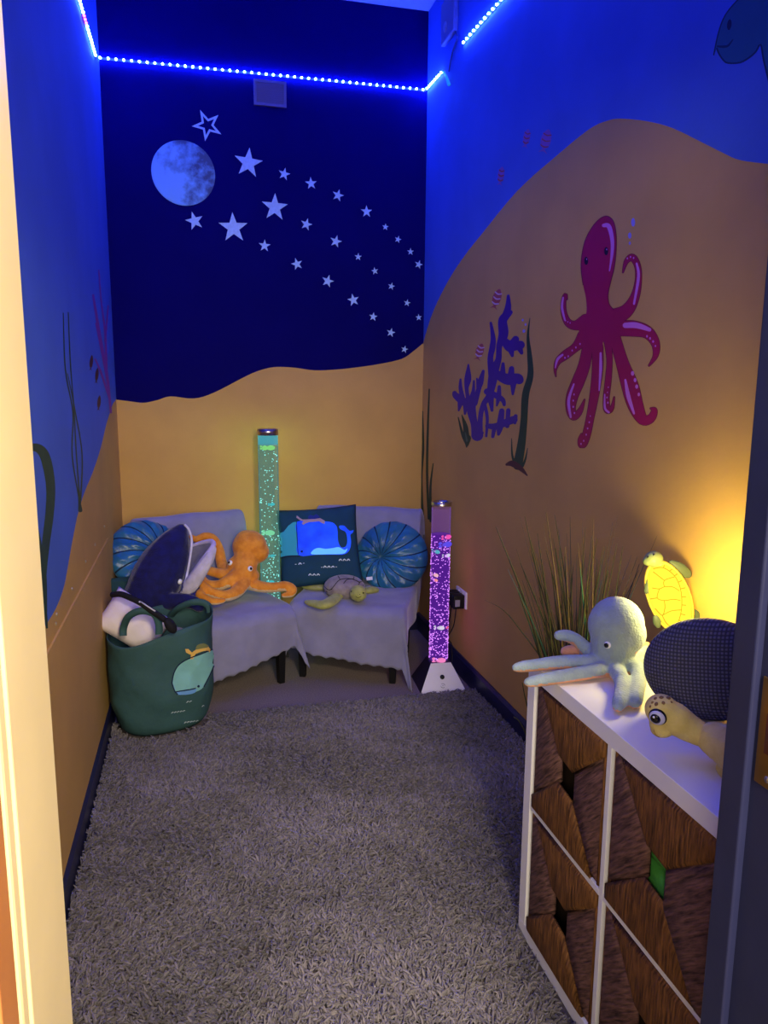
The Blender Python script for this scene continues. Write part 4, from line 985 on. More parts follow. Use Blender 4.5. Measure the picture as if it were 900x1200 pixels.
# ------------------------------------------------------------------ wall socket and plugs
ps = wallR(542, 700)
so = thing('wall_socket', 'white double wall socket above the right skirting board', 'socket', (XR, ps.y, ps.z-.045))
b = B(); box(b, (XR-.010, ps.y-.073, ps.z-.043), (XR, ps.y+.073, ps.z+.043), bev=.003); wn(obj('plate', b, M_WHITE, so))
b = B()
for dy in (-.028, .028): box(b, (XR-.013, ps.y+dy-.006, ps.z+.022), (XR-.009, ps.y+dy+.006, ps.z+.036), bev=.001)
obj('switch', b, M_WHITE, so)
for dy, lb_ in ((-.034, 'nearer'), (.034, 'farther')):
    t = thing('power_adapter', 'black power adapter plugged into the %s half of the wall socket' % lb_, 'power adapter', (XR-.04, ps.y+dy, ps.z-.03), 0, 'plugs in the wall socket')
    b = B(); box(b, (XR-.068, ps.y+dy-.026, ps.z-.042), (XR-.0101, ps.y+dy+.026, ps.z+.028), bev=.005); wn(obj('body', b, M_BLACK, t))
    b = B(); box(b, (XR-.06, ps.y+dy-.0275, ps.z-.028), (XR-.035, ps.y+dy-.0258, ps.z+.006)); obj('rating_label', b, mat('rating_grey', (150, 145, 160), .6), t, smooth=False)
    b = B(); s = Vector((XR-.045, ps.y+dy, ps.z-.04)); tube(b, catmull([s, s+Vector((-.004, .02, -.10)), s+Vector((.0, .07 if dy > 0 else .12, -.20)), Vector((XR-.035, ps.y+.05, .14)), Vector((XR-.05, ps.y+.0, .03)), Vector((1.19, 3.45, .012))], 8), .0028, 6); obj('cord', b, M_BLACK, t)

# ------------------------------------------------------------------ cube shelving unit
FXc = .791; DEP = .385; Y1 = 1.658; Y0 = Y1-.77; Z0 = .022; Z1 = .772
cab = thing('cube_shelf', 'white four-cube shelving unit along the right wall', 'shelving unit', (FXc+DEP/2, (Y0+Y1)/2, Z0))
def cb(name, lo, hi): b = B(); box(b, lo, hi, bev=.0015); return obj(name, b, M_WHITE, cab, smooth=False)
TH = .038; th = .016
cb('top_panel', (FXc, Y0, Z1-TH), (FXc+DEP, Y1, Z1)); cb('bottom_panel', (FXc, Y0, Z0), (FXc+DEP, Y1, Z0+TH))
sp_ = cb('side_panel', (FXc, Y1-TH, Z0+TH), (FXc+DEP, Y1, Z1-TH)); cb('side_panel', (FXc, Y0, Z0+TH), (FXc+DEP, Y0+TH, Z1-TH))
ym = (Y0+Y1)/2; zm_ = (Z0+Z1)/2
cb('divider', (FXc+.002, ym-th/2, Z0+TH), (FXc+DEP, ym+th/2, Z1-TH))
cb('shelf_board', (FXc+.002, Y0+TH, zm_-th/2), (FXc+DEP, ym-th/2, zm_+th/2)); cb('shelf_board', (FXc+.002, ym+th/2, zm_-th/2), (FXc+DEP, Y1-TH, zm_+th/2))
b = B()
for z in (.075, .095, .66, .68): lathe(b, [(.0025, 0), (0, .0004)], Matrix.Translation((FXc+.02, Y1-TH-.0002, z))@frame((0, -1, 0)).to_4x4(), 8)
obj('pin_hole', b, M_BLACK, sp_)
# woven baskets
def fibre(name, c1, c2, axis):
    m = bpy.data.materials.new(name); m.use_nodes = True; nt = m.node_tree; n = nt.nodes; bs = n['Principled BSDF']; bs.inputs['Roughness'].default_value = .75; bs.inputs['Specular IOR Level'].default_value = .25
    tc = n.new('ShaderNodeTexCoord'); m0 = n.new('ShaderNodeMapping'); m0.inputs['Rotation'].default_value = (axis, 0, 0); mp = n.new('ShaderNodeMapping')
    mp.inputs['Scale'].default_value = (20, 22, 210)
    nt.links.new(tc.outputs['Object'], m0.inputs['Vector']); nt.links.new(m0.outputs[0], mp.inputs['Vector'])
    nz = n.new('ShaderNodeTexNoise'); nz.inputs['Scale'].default_value = 1; nz.inputs['Detail'].default_value = 3; nt.links.new(mp.outputs[0], nz.inputs['Vector'])
    rp = n.new('ShaderNodeValToRGB'); e = rp.color_ramp.elements; e[0].position = .3; e[1].position = .72; e[0].color = (*lin(c2), 1); e[1].color = (*lin(c1), 1)
    nt.links.new(nz.outputs['Fac'], rp.inputs['Fac']); nt.links.new(rp.outputs['Color'], bs.inputs['Base Color'])
    bp = n.new('ShaderNodeBump'); bp.inputs['Strength'].default_value = .9; bp.inputs['Distance'].default_value = .006; nt.links.new(nz.outputs['Fac'], bp.inputs['Height']); nt.links.new(bp.outputs[0], bs.inputs['Normal'])
    return m
M_FA = fibre('seagrass_plait_slanting', (134, 96, 82), (56, 37, 32), .75); M_FB = fibre('seagrass_plait_upright', (142, 94, 46), (70, 42, 17), PI/2); M_FI = mat('basket_inside', (40, 26, 14), .9)  # tint differs by plait direction, sheen put into the colour
def basket(yc, zc, label):
    W = .322/2; Hh = .328/2; t = thing('storage_basket', label, 'basket', (FXc+.02, yc, zc-Hh), 0, 'woven baskets in the cube shelf')
    x = FXc+.009; q = .032
    # local a: from far (y+) to near (y-), bb: up
    P = lambda a, bb, dx=0: Vector((x+dx, yc-a*W, zc+bb*Hh))
    hole = [(-q/W, q*1.3/Hh), (q/W, q*1.0/Hh), (q/W, -q*1.3/Hh), (-q/W, -q*1.0/Hh)]
    q0 = .82
    corners = {'TL': (-1, 1), 'TR': (1, 1), 'BR': (1, -1), 'BL': (-1, -1)}
    tp, rp_, bp_, lp = (-q0, 1), (1, q0), (q0, -1), (-1, -q0)
    segs = [([tp, (1, 1), rp_, hole[1], hole[0]], 1), ([rp_, (1, -1), bp_, hole[2], hole[1]], 0), ([bp_, (-1, -1), lp, hole[3], hole[2]], 1), ([lp, (-1, 1), tp, hole[0], hole[3]], 0)]
    b = B()
    for pts, mi in segs:
        # rows of plait across each segment: slightly domed
        c = Vector((sum(p[0] for p in pts)/len(pts), sum(p[1] for p in pts)/len(pts)))
        o_ = [b.verts.new(P(*p)) for p in pts]; i_ = [b.verts.new(P(c.x+(p[0]-c.x)*.86, c.y+(p[1]-c.y)*.86, -.006)) for p in pts]; k = len(pts)
        for j in range(k): b.faces.new((o_[j], o_[(j+1) % k], i_[(j+1) % k], i_[j])).material_index = mi
        b.faces.new(i_).material_index = mi
    bmesh.ops.recalc_face_normals(b, faces=list(b.faces))
    fp = obj('front_panel', b, [M_FA, M_FB], t)
    md = fp.modifiers.new('t', 'SOLIDIFY'); md.thickness = .008; md.offset = -1
    b = B(); D = DEP-.03
    for lo, hi in (((x+.009, yc-W, zc-Hh), (x+D, yc-W+.008, zc+Hh-.01)), ((x+.009, yc+W-.008, zc-Hh), (x+D, yc+W, zc+Hh-.01)), ((x+D-.008, yc-W+.008, zc-Hh), (x+D, yc+W-.008, zc+Hh-.01)), ((x+.009, yc-W+.008, zc-Hh), (x+D-.008, yc+W-.008, zc-Hh+.008))): box(b, lo, hi)
    obj('body', b, M_FI, t, smooth=False)
    b = B(); tube(b, [P(-1, 1, .002), P(1, 1, .002)], .006, 8); tube(b, [P(-.97, 1, .0), P(-.97, -1, .0)], .005, 8); tube(b, [P(.97, 1, .0), P(.97, -1, .0)], .005, 8); obj('rim', b, M_FB, t)
yA = (ym+th/2+Y1-TH)/2; yB_ = (ym-th/2+Y0+TH)/2; zU = (zm_+th/2+Z1-TH)/2-.002; zD = (zm_-th/2+Z0+TH)/2-.002
basket(yA, zU, 'brown woven basket in the far upper cube, under the grey octopus'); basket(yB_, zU, 'brown woven basket with something green showing through its hole')
basket(yA, zD, 'brown woven basket in the far lower cube, with a black hole'); basket(yB_, zD, 'brown woven basket in the near lower cube, beneath the one holding green')
b = B(); F = frame((-1, 0, 0), (0, 0, 1)).to_4x4(); F.translation = Vector((FXc+.12, yB_, zU-.01))
g = thing('folded_cloth', 'green folded cloth showing inside the near upper basket', 'cloth', (FXc+.12, yB_, zU-.15))
for k, zz in enumerate((-.13, -.07, -.01)):
    box(b, (FXc+.022, yB_-.12, zU+zz), (FXc+.25, yB_+.12, zU+zz+.057), bev=.02)
obj('folds', b, mat('green_cotton', (70, 150, 60), .9, .1, 20, .2, 120), g)

# ------------------------------------------------------------------ grey octopus on the shelf
fg = from_crop(595, 680, 5.143)
def G3(q, z): u, v = fg(q)[:2]; return atZ(u, v, z)
M_GO = plush('sage_plush', (150, 166, 172), (136, 152, 162)); M_GOP = plush('peach_plush', (214, 152, 112))
ZT = Z1
base = G3((640, 590), ZT)
go = thing('octopus_toy', 'pale grey plush octopus sitting on the white shelving unit', 'soft toy', tuple(base))
hc = atD(*fg((655, 310))[:2], G3((650, 570), ZT)+Vector((.0, .02, 0))); s = 1.86/1000
def Gd(q, dz=0.): return atD(*fg(q)[:2], hc+Vector((0, dz, 0)))
b = B()
ball(b, Gd((655, 265)), (.066, .066, .068), None, 3); ball(b, Gd((690, 315)), (.055, .06, .055), None, 3); ball(b, Gd((600, 270)), (.045, .05, .055), None, 3)
sweep(b, [(Gd((650, 330)), .062), (Gd((635, 420)), .054), (Gd((630, 500)), .049), (Gd((640, 545)), .045)])
rl_ = .0165
A = lambda q, z, r: (G3(q, z), r)
sweep(b, [(Gd((560, 500)), .024), A((470, 495), ZT+.030, .020), A((380, 492), ZT+.026, .0185), A((280, 498), ZT+.022, .0175), A((180, 510), ZT+.016, .016), A((90, 520), ZT+.012, .0145), A((45, 527), ZT+.010, .010)])
sweep(b, [(Gd((610, 530)), .026), A((540, 545), ZT+.022, .0185), A((440, 562), ZT+.018, .018), A((330, 580), ZT+.016, .017), A((220, 598), ZT+.013, .016), A((140, 612), ZT+.010, .013), A((118, 615), ZT+.009, .009)])
sweep(b, [(Gd((640, 540)), .026), A((672, 570), ZT+.024, .020), A((690, 620), ZT+.019, .0185), A((690, 680), ZT+.018, .018), A((675, 735), ZT+.017, .017), A((665, 765), ZT+.014, .012)])
sweep(b, [(Gd((720, 520)), .026), A((782, 540), ZT+.026, .020), A((790, 600), ZT+.020, .0185), A((780, 660), ZT+.018, .0175), A((768, 720), ZT+.017, .017), A((760, 745), ZT+.014, .012)])
sweep(b, [(Gd((540, 460), .02), .026), (Gd((480, 420), .04), .019), (Gd((420, 365), .05), .017), (Gd((360, 335), .05), .016), (Gd((305, 332), .05), .013)])
sweep(b, [(Gd((560, 480), .03), .026), (Gd((460, 440), .07), .018), (Gd((390, 430), .09), .018), (Gd((345, 430), .10), .014)])
sweep(b, [(Gd((720, 480), .03), .026), (Gd((790, 440), .06), .018), (Gd((830, 405), .07), .016), (Gd((850, 420), .075), .012)])
sweep(b, [(Gd((720, 510), .01), .026), A((800, 500), ZT+.02, .018), A((850, 505), ZT+.02, .014)])
def pickg(c, n):
    if c.z > ZT+.06: return 0
    back = (c-hc).dot(Vector((.24, .95, 0))) > .045
    return 1 if n.z < -.30 or (back and n.y < .2 and c.z < ZT+.055) else 0
ob, bv = blob('body', b, [M_GO, M_GOP], go, .0038, 5, pickg)
pe, ne = hit(bv, *fg((603, 390)))
eye_on(bv, *fg((602, 390)), .0085, go, M_EYEW, M_EYEB, .72, look=(-.1, 0))

# ------------------------------------------------------------------ waffle cushion, turtle with the big eye, turtle lamp
def waffle_mat():
    m = bpy.data.materials.new('slate_waffle_knit'); m.use_nodes = True; nt = m.node_tree; n = nt.nodes; bs = n['Principled BSDF']; bs.inputs['Roughness'].default_value = .9
    tc = n.new('ShaderNodeTexCoord'); hs = []
    for ax in ((0.0, 0.0, 0.0), (0.0, 0.0, PI/2)):
        mp = n.new('ShaderNodeMapping'); mp.inputs['Rotation'].default_value = ax; nt.links.new(tc.outputs['UV'], mp.inputs['Vector'])
        w_ = n.new('ShaderNodeTexWave'); w_.inputs['Scale'].default_value = 11; nt.links.new(mp.outputs[0], w_.inputs['Vector']); hs.append(w_)
    mu = n.new('ShaderNodeMath'); mu.operation = 'MULTIPLY'; nt.links.new(hs[0].outputs['Fac'], mu.inputs[0]); nt.links.new(hs[1].outputs['Fac'], mu.inputs[1])
    rp = n.new('ShaderNodeValToRGB'); rp.color_ramp.elements[0].color = (*lin((50, 50, 62)), 1); rp.color_ramp.elements[1].color = (*lin((104, 102, 116)), 1); rp.color_ramp.elements[1].position = .6
    nt.links.new(mu.outputs[0], rp.inputs['Fac']); nt.links.new(rp.outputs['Color'], bs.inputs['Base Color'])
    bp = n.new('ShaderNodeBump'); bp.inputs['Distance'].default_value = .003; bp.inputs['Strength'].default_value = .8; nt.links.new(mu.outputs[0], bp.inputs['Height']); nt.links.new(bp.outputs[0], bs.inputs['Normal'])
    return m
cw = atD(828, 805, (1.06, 1.28, .88))
wc = thing('knitted_cushion', 'slate grey waffle-knit round cushion standing on the shelving unit', 'cushion', (cw.x, cw.y, ZT))
nrm = Vector((-.62, -.70, .36)).normalized(); F = frame(nrm, (.75, -.66, .12)).to_4x4(); F.translation = cw
b = B(); uvl = b.loops.layers.uv.new('UVMap'); nr, na = 20, 56; rings = []
for i in range(2*nr+1):
    t = -1+i/nr; r = abs(math.cos(t*PI/2))**.62; h = math.sin(t*PI/2)
    rings.append([b.verts.new(F@Vector((.128*r*math.cos(2*PI*k/na), .105*r*math.sin(2*PI*k/na), .062*h))) for k in range(na)])
for a_, c_ in zip(rings, rings[1:]):
    for k in range(na):
        try: b.faces.new((a_[k], a_[(k+1) % na], c_[(k+1) % na], c_[k]))
        except Exception: pass
Fi = F.inverted()
for f in b.faces:
    for l in f.loops:
        q = Fi@l.vert.co; l[uvl].uv = (q.x/.26*1.0+q.z*1.2, q.y/.26*1.0+q.z*1.2)
bmesh.ops.remove_doubles(b, verts=rings[0]+rings[-1], dist=.0005)
zmin = min(v.co.z for v in b.verts); bmesh.ops.translate(b, vec=(0, 0, ZT-zmin+.0005), verts=list(b.verts))
obj('knit_cover', b, waffle_mat(), wc)

fh = from_crop(740, 620, 4.28)
M_BTY = plush('butter_plush', (220, 200, 122), (206, 184, 104), .15); M_SPT = mat('brown_spot', (132, 98, 62), .85)
c0 = Vector((.86, 1.13, .82))
def H3(q, dd=0.): return atD(*fh(q)[:2], c0+Vector((0, dd, 0)))
tb = thing('turtle_toy', 'yellow big-eyed plush turtle poking out behind the door jamb', 'soft toy', tuple(atZ(838, 900, ZT)))
b = B()
ball(b, H3((150, 905)), (.030, .030, .029), None, 3); ball(b, H3((140, 985)), (.018, .02, .013), None, 3)
sweep(b, [(H3((165, 930)), .031), (H3((215, 950)), .031), (H3((285, 995)), .027), (H3((350, 1030), -.01), .0235), (H3((400, 1050), -.02), .022)])
ball(b, H3((150, 1010)), (.02, .02, .012), None, 3)
ob, bv = blob('head', b, M_BTY, tb, .003, 5)
hp = H3((430, 1060), -.03)
b = B(); sweep(b, [(H3((395, 1045), -.02), .026), (hp, .034), (hp+Vector((.02, -.10, .0)), .05), (hp+Vector((.03, -.17, .0)), .03)])
ball(b, hp+Vector((.01, -.05, -.045)), (.03, .05, .016), None, 3)
obb, _ = blob('body', b, M_BTY, tb, .004, 4)
zmin = min((v.co.z for v in obb.data.vertices))+PM[tb.name].translation.z
b = B(); ball(b, hp+Vector((.04, -.12, .02)), (.055, .075, .04), None, 3); obj('shell', b, plush('shell_olive', (120, 112, 60)), tb)
pe, ne = hit(bv, *fh((130, 945))); F = frame(ne).to_4x4(); 
b = B(); ball(b, pe-ne*.002, (.0165, .0165, .007), F.to_3x3(), 3); ey = obj('eye', b, M_EYEB, tb)
b = B(); ball(b, pe+ne*.001, (.0145, .0145, .007), F.to_3x3(), 3); obj('iris_ring', b, mat('eye_pale_lilac', (190, 190, 215), .2), ey)
b = B(); ball(b, pe+ne*.0045-rt*.002, (.0095, .0095, .005), F.to_3x3(), 3); obj('pupil', b, M_EYEB, ey)
b = B(); ball(b, pe+ne*.0088-rt*.004+up*.005, .0022, None, 2); obj('highlight', b, M_EYEW, ey)
b = B()
for q, r in (((120, 850), .9), ((150, 845), 1.1), ((185, 848), 1.2), ((215, 850), .8), ((125, 878), 1.), ((160, 872), .9), ((105, 870), .7), ((240, 862), .7), ((95, 890), .7), ((200, 868), .6)):
    p_, n_2 = hit(bv, *fh(q)[:2], .0004)
    if p_: ball(b, p_, (.0045*r, .0038*r, .001), frame(n_2), 1)
obj('spots', b, M_SPT, tb)
b = B(); stroke_on(b, [fh(q) for q in ((112, 1005, 1.4), (122, 1030, 1.6), (150, 1050, 1.4))], bv, .0006); obj('mouth_line', b, mat('mouth_tan', (150, 110, 60), .8), tb)

# glowing turtle night light
M_GLOW = mat('lit_yellow_shell', (90, 66, 8), .9, spec=0., emit=(1.0, .72, .045), es=1.25); M_GLOWD = mat('lit_shell_lines', (40, 26, 3), .9, spec=0., emit=(.72, .48, .01), es=.8); M_OLV = mat('sage_rubber', (134, 146, 96), .4); M_OLVD = mat('dark_sage_rubber', (84, 96, 74), .45)
cl = atX(784, 700, 1.195); fl6 = fh
tl_ = thing('turtle_lamp', 'glowing yellow turtle night light beside the grass plant', 'lamp', (cl.x, cl.y, ZT))
def L3(q, dx=0.): return atD(*fl6(q)[:2], cl+Vector((dx, 0, 0)))
topv, botv = L3((125, 185)), L3((250, 515)); ax = (topv-botv).normalized(); 
vd = (EYE-cl).normalized(); nrm = Vector((-.55, -.75, .35)).normalized()
nrm = (nrm-ax*nrm.dot(ax)).normalized(); Fm = frame(nrm, ax).to_4x4(); Fm.translation = cl
la_, wa_ = (topv-botv).length/2*1.02, .050
b = B(); ball(b, cl, (la_, wa_, .036), Fm.to_3x3(), 4); bvl = bvh_of(b); sh = obj('shell', b, M_GLOW, tl_, label='glowing yellow shell')
b = B()
LN = [[(110, 200), (160, 195), (215, 235), (245, 300), (252, 380), (240, 450), (215, 500)], [(105, 295), (140, 300), (165, 290), (205, 290), (240, 310)], [(140, 300), (130, 345), (165, 358), (210, 352), (245, 358)], [(165, 358), (168, 395), (155, 432), (120, 398)], [(155, 432), (200, 410), (248, 405)], [(155, 432), (175, 470), (200, 490)], [(130, 345), (95, 350)], [(165, 290), (165, 258), (215, 240)], [(110, 215), (165, 258)],
      [(160, 195), (165, 182)], [(190, 212), (205, 200)], [(215, 235), (235, 222)], [(232, 268), (252, 258)], [(245, 300), (268, 295)], [(250, 340), (272, 340)], [(252, 380), (273, 382)], [(247, 425), (268, 430)], [(238, 455), (255, 470)]]
for t in LN: stroke_on(b, [fl6((*q, 1.7)) for q in t], bvl, .0008, 0, 4)
obj('shell_lines', b, M_GLOWD, sh)
b = B(); lathe(b, [(.0, -.02), (1.04, -.02), (1.10, 0), (1.04, .012), (1.0, .006)], Fm@Matrix.Diagonal((la_, wa_, .8, 1)), 40, cap=False); obj('shell_rim', b, mat('rim_yellow', (206, 176, 70), .5, emit=(.8, .5, .02), es=.45), tl_)
hp_ = L3((112, 150)); b = B(); ball(b, hp_, (.025, .022, .022), None, 3); ball(b, L3((88, 160)), (.017, .016, .014), None, 3); ball(b, L3((140, 180)), .014, None, 2); hb, bvh = blob('head', b, M_OLV, tl_, .003, 4)
for q in ((82, 140), (112, 128)): eye_on(bvh, *fl6(q)[:2], .003, tl_, M_EYEB, M_EYEB, .4)
def flip(q0, q1, r, m):
    b = B(); a, c = L3(q0, .012), L3(q1, .012); sweep(b, [(a, r*.6), (a*.6+c*.4, r), (a*.2+c*.8, r*.85), (c, r*.45)], 8, (Fm.to_3x3(), (1, 1, .4))); o, _ = blob('flipper', b, m, tl_, .003, 4); return o
flip((200, 172), (290, 232), .018, M_OLVD); flip((305, 410), (345, 478), .016, M_OLVD); flip((100, 240), (75, 320), .012, M_OLVD); flip((120, 440), (135, 490), .012, M_OLVD)
b = B(); pb = L3((255, 505)); tube(b, catmull([pb, (pb+Vector((.0, .0, -.03))), Vector((pb.x, pb.y, ZT+.012))], 4), .008, 10); lathe(b, [(.03, 0), (.03, .008), (.012, .013), (0, .013)], Matrix.Translation((pb.x, pb.y, ZT)), 24); obj('stand', b, M_OLVD, tl_)

# ------------------------------------------------------------------ tall grass plant standing on the floor beyond the shelving unit
px_, py_ = 1.06, 1.80
gp = thing('grass_plant', 'tall wispy grass plant in the corner beyond the shelving unit', 'plant', (px_, py_, 0.02))
b = B(); lathe(b, [(.055, .02), (.075, .022), (.088, .16), (.092, .165), (.084, .165), (.078, .14), (0, .14)], Matrix.Translation((px_, py_, 0)), 32); obj('pot', b, mat('dark_pot', (48, 44, 46), .6), gp)
M_BLD = mat('grass_blade', (56, 56, 36), .6, .35, 3); M_BLD2 = mat('grass_blade_bright', (42, 92, 74), .6, .2, 5); M_BLD3 = mat('grass_blade_dry', (90, 74, 52), .6, .2, 5)
tips = [(581, 617), (609, 605), (615, 605), (640, 600), (655, 620), (650, 603), (668, 606), (683, 608), (724, 604), (718, 612), (695, 608), (686, 618), (622, 645), (595, 667), (605, 643), (628, 640), (640, 645), (662, 640), (676, 650), (700, 655), (740, 650), (747, 652), (757, 655), (765, 660), (770, 628), (632, 700), (612, 680), (648, 660), (655, 645), (672, 662), (690, 672), (705, 680), (718, 690), (730, 640), (712, 668), (660, 690), (625, 690), (642, 712), (667, 700), (568, 703), (684, 640), (630, 625), (700, 630), (650, 720), (638, 735), (678, 720), (696, 640), (610, 660), (752, 668), (710, 640), (664, 625), (646, 668), (636, 615)]
tips += [(random.gauss(672, 32), random.uniform(625, 720)) for _ in range(34)]
b = B()
for i, (u, v) in enumerate(tips):
    tip = atY(u, v, py_+random.uniform(-.06, .12)); tip.x = min(tip.x, XR-.02)
    a = random.uniform(0, 2*PI); r0 = random.uniform(0, .06); root = Vector((px_+r0*math.cos(a)-.05, py_+r0*math.sin(a), .13))
    h = tip.z-root.z; mid1 = root+(tip-root)*.35; mid1.x = root.x+(tip.x-root.x)*.16; mid2 = root+(tip-root)*.7; mid2.x = root.x+(tip.x-root.x)*.5
    if (u, v) == (568, 703): mid2.z = tip.z-.02; mid2 = Vector((tip.x+.09, tip.y, tip.z-.07)); mid1 = Vector((px_-.08, py_, .55))
    c = catmull([root, mid1, mid2, tip], 7); m_ = len(c); wid = random.uniform(.0034, .0060); mi = 1 if i % 9 == 4 else (2 if i % 7 == 3 else 0)
    side = Vector((math.cos(a), math.sin(a), 0)); prev = None
    for k, p in enumerate(c):
        t = k/(m_-1); w2 = wid*(1-.85*t**2); p = Vector(p); d = Vector(c[min(k+1, m_-1)])-Vector(c[max(k-1, 0)]); th_ = d.cross(side).normalized()*w2*.35
        q = [b.verts.new(p+side*w2), b.verts.new(p+th_), b.verts.new(p-side*w2), b.verts.new(p-th_)]
        if prev:
            for j in range(4): b.faces.new((prev[j], prev[(j+1) % 4], q[(j+1) % 4], q[j])).material_index = mi
        prev = q
for (u, v), (u2, v2) in zip(((602, 840), (640, 868), (612, 800)), ((640, 800), (648, 805), (640, 790))):   # drooping blades beside the shelf
    p1 = atY(u, v, py_-.02); p0 = Vector((px_-.06, py_, .16)); c = catmull([p0, (p0+p1)/2+Vector((-.05, 0, .14)), p1], 8); tube(b, c, [.003*(1-.7*k/len(c)) for k in range(len(c))], 6)
obj('blades', b, [M_BLD, M_BLD2, M_BLD3], gp)

# ------------------------------------------------------------------ shaggy rug
RX0, RX1, RY0, RY1 = XL+.022, XR-.022, .80, 3.17
rug = thing('shaggy_rug', 'grey shaggy long-pile rug filling the floor between the walls', 'rug', ((RX0+RX1)/2, (RY0+RY1)/2, 0))
b = B(); box(b, (RX0+.01, RY0+.01, 0.001), (RX1-.01, RY1-.01, .018), bev=.004)
def rug_back(x): return 3.20+.03*math.sin(x*5)+.0*x
obj('backing', b, mat('rug_backing', (92, 84, 84), .95, .2, 60), rug, smooth=False)
def pile():
    N = 80000
    X = RNG.uniform(RX0, RX1, N); Yv = RY0+(RY1+.03-RY0)*RNG.uniform(0, 1, N)**1.0
    keep = ~((X > FXc-.012) & (Yv < Y1+.012))
    keep &= ~((np.abs(X-1.118) < .125) & (np.abs(Yv-3.36) < .125))
    dx, dy = X-bc.x, Yv-bc.y; ca, sa = math.cos(.28), math.sin(.28); lx, ly = dx*ca+dy*sa, -dx*sa+dy*ca
    keep &= ~((np.abs(lx/.185)**2.7+np.abs(ly/.15)**2.7) < 1)
    keep &= ~((np.hypot(X-px_, Yv-py_) < .095))
    keep &= ~((Yv < 1.05) & (RNG.uniform(0, 1, N) < .6))
    X, Yv = X[keep], Yv[keep]; n = len(X)
    fld = np.sin(X*7+Yv*3+np.sin(Yv*5))+np.sin(X*4-Yv*9+1+np.sin(X*6))+np.sin(X*19+Yv*23+2*np.sin(X*8-Yv*6))*.7
    ang = fld*1.1+RNG.normal(0, 1.2, n); ln = RNG.uniform(.022, .034, n); lean = RNG.uniform(.35, .95, n); tw = RNG.normal(0, 1.0, n)
    w = RNG.uniform(.0027, .0042, n); S, K = 4, 3
    V = np.zeros((n, S, K, 3)); px, py, pz = X.copy(), Yv.copy(), np.full(n, .016); a = ang.copy(); el = PI/2-lean*.6
    for s_ in range(S):
        cx_, cy_, cz_ = np.cos(el)*np.cos(a), np.cos(el)*np.sin(a), np.sin(el)
        sx, sy = -np.sin(a), np.cos(a); ux_, uy_, uz_ = -np.sin(el)*np.cos(a), -np.sin(el)*np.sin(a), np.cos(el)
        wk = w*(1.0 if s_ < S-1 else .55)
        for k in range(K):
            q = 2*PI*k/K; c_, s2 = math.cos(q)*wk, math.sin(q)*wk
            V[:, s_, k, 0] = px+sx*c_+ux_*s2; V[:, s_, k, 1] = py+sy*c_+uy_*s2; V[:, s_, k, 2] = np.maximum(pz+uz_*s2, .004)
        st_ = ln/(S-1); px += cx_*st_; py += cy_*st_; pz += cz_*st_; a += tw*.6; el -= lean*.85
    V[..., 0] = np.clip(V[..., 0], XL+.019, XR-.019)
    inc = (V[..., 0] > FXc-.004) & (V[..., 1] < Y1+.004); V[..., 0] = np.where(inc & (V[..., 1] < Y1-.05), FXc-.004, V[..., 0]); V[..., 1] = np.where(inc & (V[..., 1] >= Y1-.05), Y1+.004, V[..., 1])
    V[..., 2] = np.where((V[..., 1] > RY1), np.maximum(V[..., 2]-(V[..., 1]-RY1)*.3, .003), V[..., 2])
    idx = np.arange(n)[:, None]*S*K; F = []
    for s_ in range(S-1):
        for k in range(K):
            q = (k+1) % K; F.append(np.concatenate([idx+s_*K+k, idx+s_*K+q, idx+(s_+1)*K+q, idx+(s_+1)*K+k], 1))
    F = np.stack(F, 1).reshape(-1, 4); nf = len(F)
    me = bpy.data.meshes.new('pile'); Vw = V.reshape(-1, 3).astype(np.float32)
    me.vertices.add(len(Vw)); me.vertices.foreach_set('co', Vw.ravel()); me.loops.add(nf*4); me.loops.foreach_set('vertex_index', F.ravel().astype(np.int32))
    me.polygons.add(nf); me.polygons.foreach_set('loop_start', np.arange(0, nf*4, 4, dtype=np.int32)); me.update(calc_edges=True)
    at = me.attributes.new('tuft', 'FLOAT', 'FACE'); at.data.foreach_set('value', np.repeat(np.clip(.62*RNG.uniform(0, 1, n)+.19+.11*fld, 0, 1), (S-1)*K).astype(np.float32))  # tone follows the lean field: light and dark nap patches painted in
    m = bpy.data.materials.new('rug_yarn'); m.use_nodes = True; nt = m.node_tree; nd = nt.nodes; bs = nd['Principled BSDF']; bs.inputs['Roughness'].default_value = .8; bs.inputs['Sheen Weight'].default_value = .2
    an = nd.new('ShaderNodeAttribute'); an.attribute_name = 'tuft'; rp = nd.new('ShaderNodeValToRGB'); e = rp.color_ramp.elements
    e[0].color = (*lin((64, 58, 64)), 1); e[1].color = (*lin((130, 121, 123)), 1); nt.links.new(an.outputs['Fac'], rp.inputs['Fac']); nt.links.new(rp.outputs['Color'], bs.inputs['Base Color'])
    obj('pile', me, m, rug, kind='stuff')
pile()

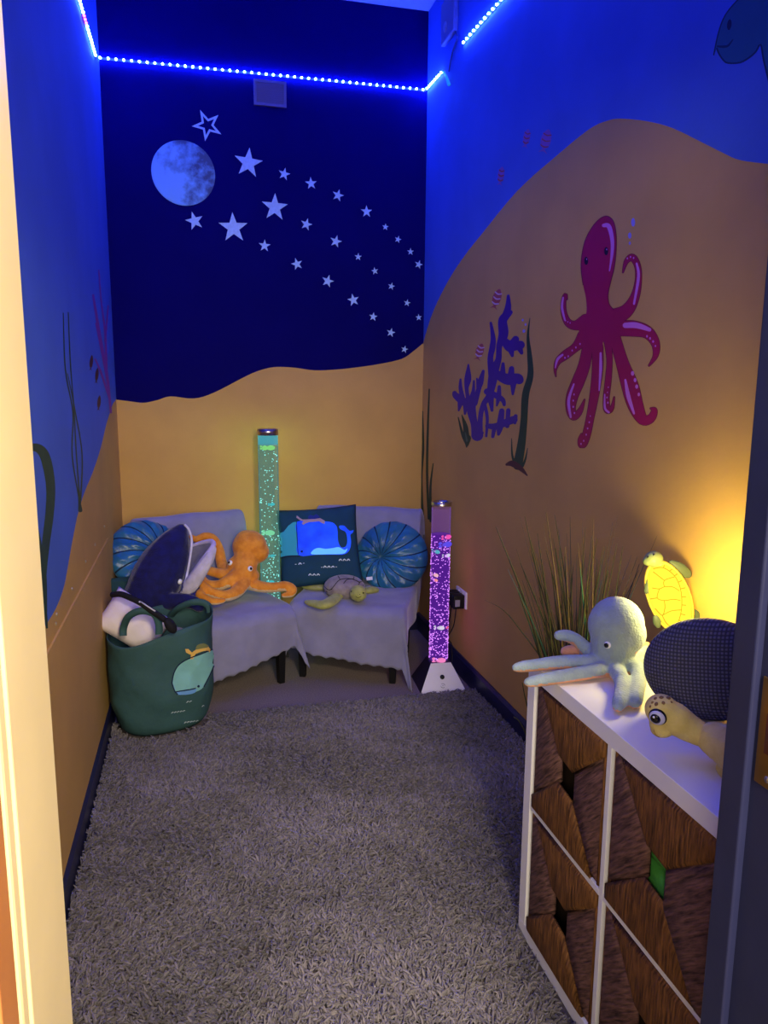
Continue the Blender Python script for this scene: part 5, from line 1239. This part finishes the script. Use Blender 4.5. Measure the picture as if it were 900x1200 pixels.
# ------------------------------------------------------------------ light
w = bpy.data.worlds.new('world'); SC.world = w; w.use_nodes = True
w.node_tree.nodes['Background'].inputs['Color'].default_value = (.9, .85, 1., 1); w.node_tree.nodes['Background'].inputs['Strength'].default_value = .05
# hallway ceiling light behind the photographer
h = lamp('AREA', 'hallway_light', (.42, -.5, 2.2), (1., .84, .58), 60, shape='DISK', size=.35)
h.rotation_euler = (math.radians(35), 0, 0)
h2 = lamp('AREA', 'hallway_fill', (.28, -1.25, 1.70), (1., .92, .78), 85, shape='RECTANGLE', size=1.1, size_y=.9)  # added fill panel facing the room, brightens walls and stars; no actual window
h2.rotation_euler = (math.radians(90), 0, 0)
h3 = lamp('AREA', 'hallway_lamp', (-.60, -.95, 1.80), (1., .86, .70), 27, shape='DISK', size=.5)
h3.rotation_euler = (math.radians(90), 0, math.radians(-32))
# bulb of the turtle lamp (behind its shell, towards the wall), then a fill light in front
lamp('POINT', 'turtle_bulb', tuple(cl+Vector((.045, .0, .0))), (1., .70, .05), .11, shadow_soft_size=.012)
lamp('POINT', 'turtle_fill', tuple(cl+nrm*.20+Vector((0, 0, .05))), (1., .82, .24), 6.5, shadow_soft_size=.04)  # added light in open air before the shell, boosts its weak glow
# LEDs inside the bubble tubes
lamp('POINT', 'tube_led_green', (gx, 3.97, ztg-.05), (.5, 1., .14), 1.8, shadow_soft_size=.03)
lamp('POINT', 'tube_led_green', (gx, 3.97, .62), (.25, 1., .6), .6, shadow_soft_size=.03)
lamp('POINT', 'tube_led_violet', (1.118, 3.36, .30), (.75, .10, 1.), 2.4, shadow_soft_size=.035)
lamp('POINT', 'tube_led_pink', (1.118, 3.36, .60), (1., .16, .30), 1.3, shadow_soft_size=.035)

vs_ = SC.view_settings; vs_.view_transform = 'Standard'; vs_.look = 'None'; vs_.gamma = 1; vs_.use_curve_mapping = False; vs_.exposure = 0
SC.cycles.use_denoising = True
SC.cycles.max_bounces = 8; SC.cycles.transparent_max_bounces = 16; SC.cycles.sample_clamp_indirect = 4; SC.cycles.caustics_reflective = False; SC.cycles.caustics_refractive = False
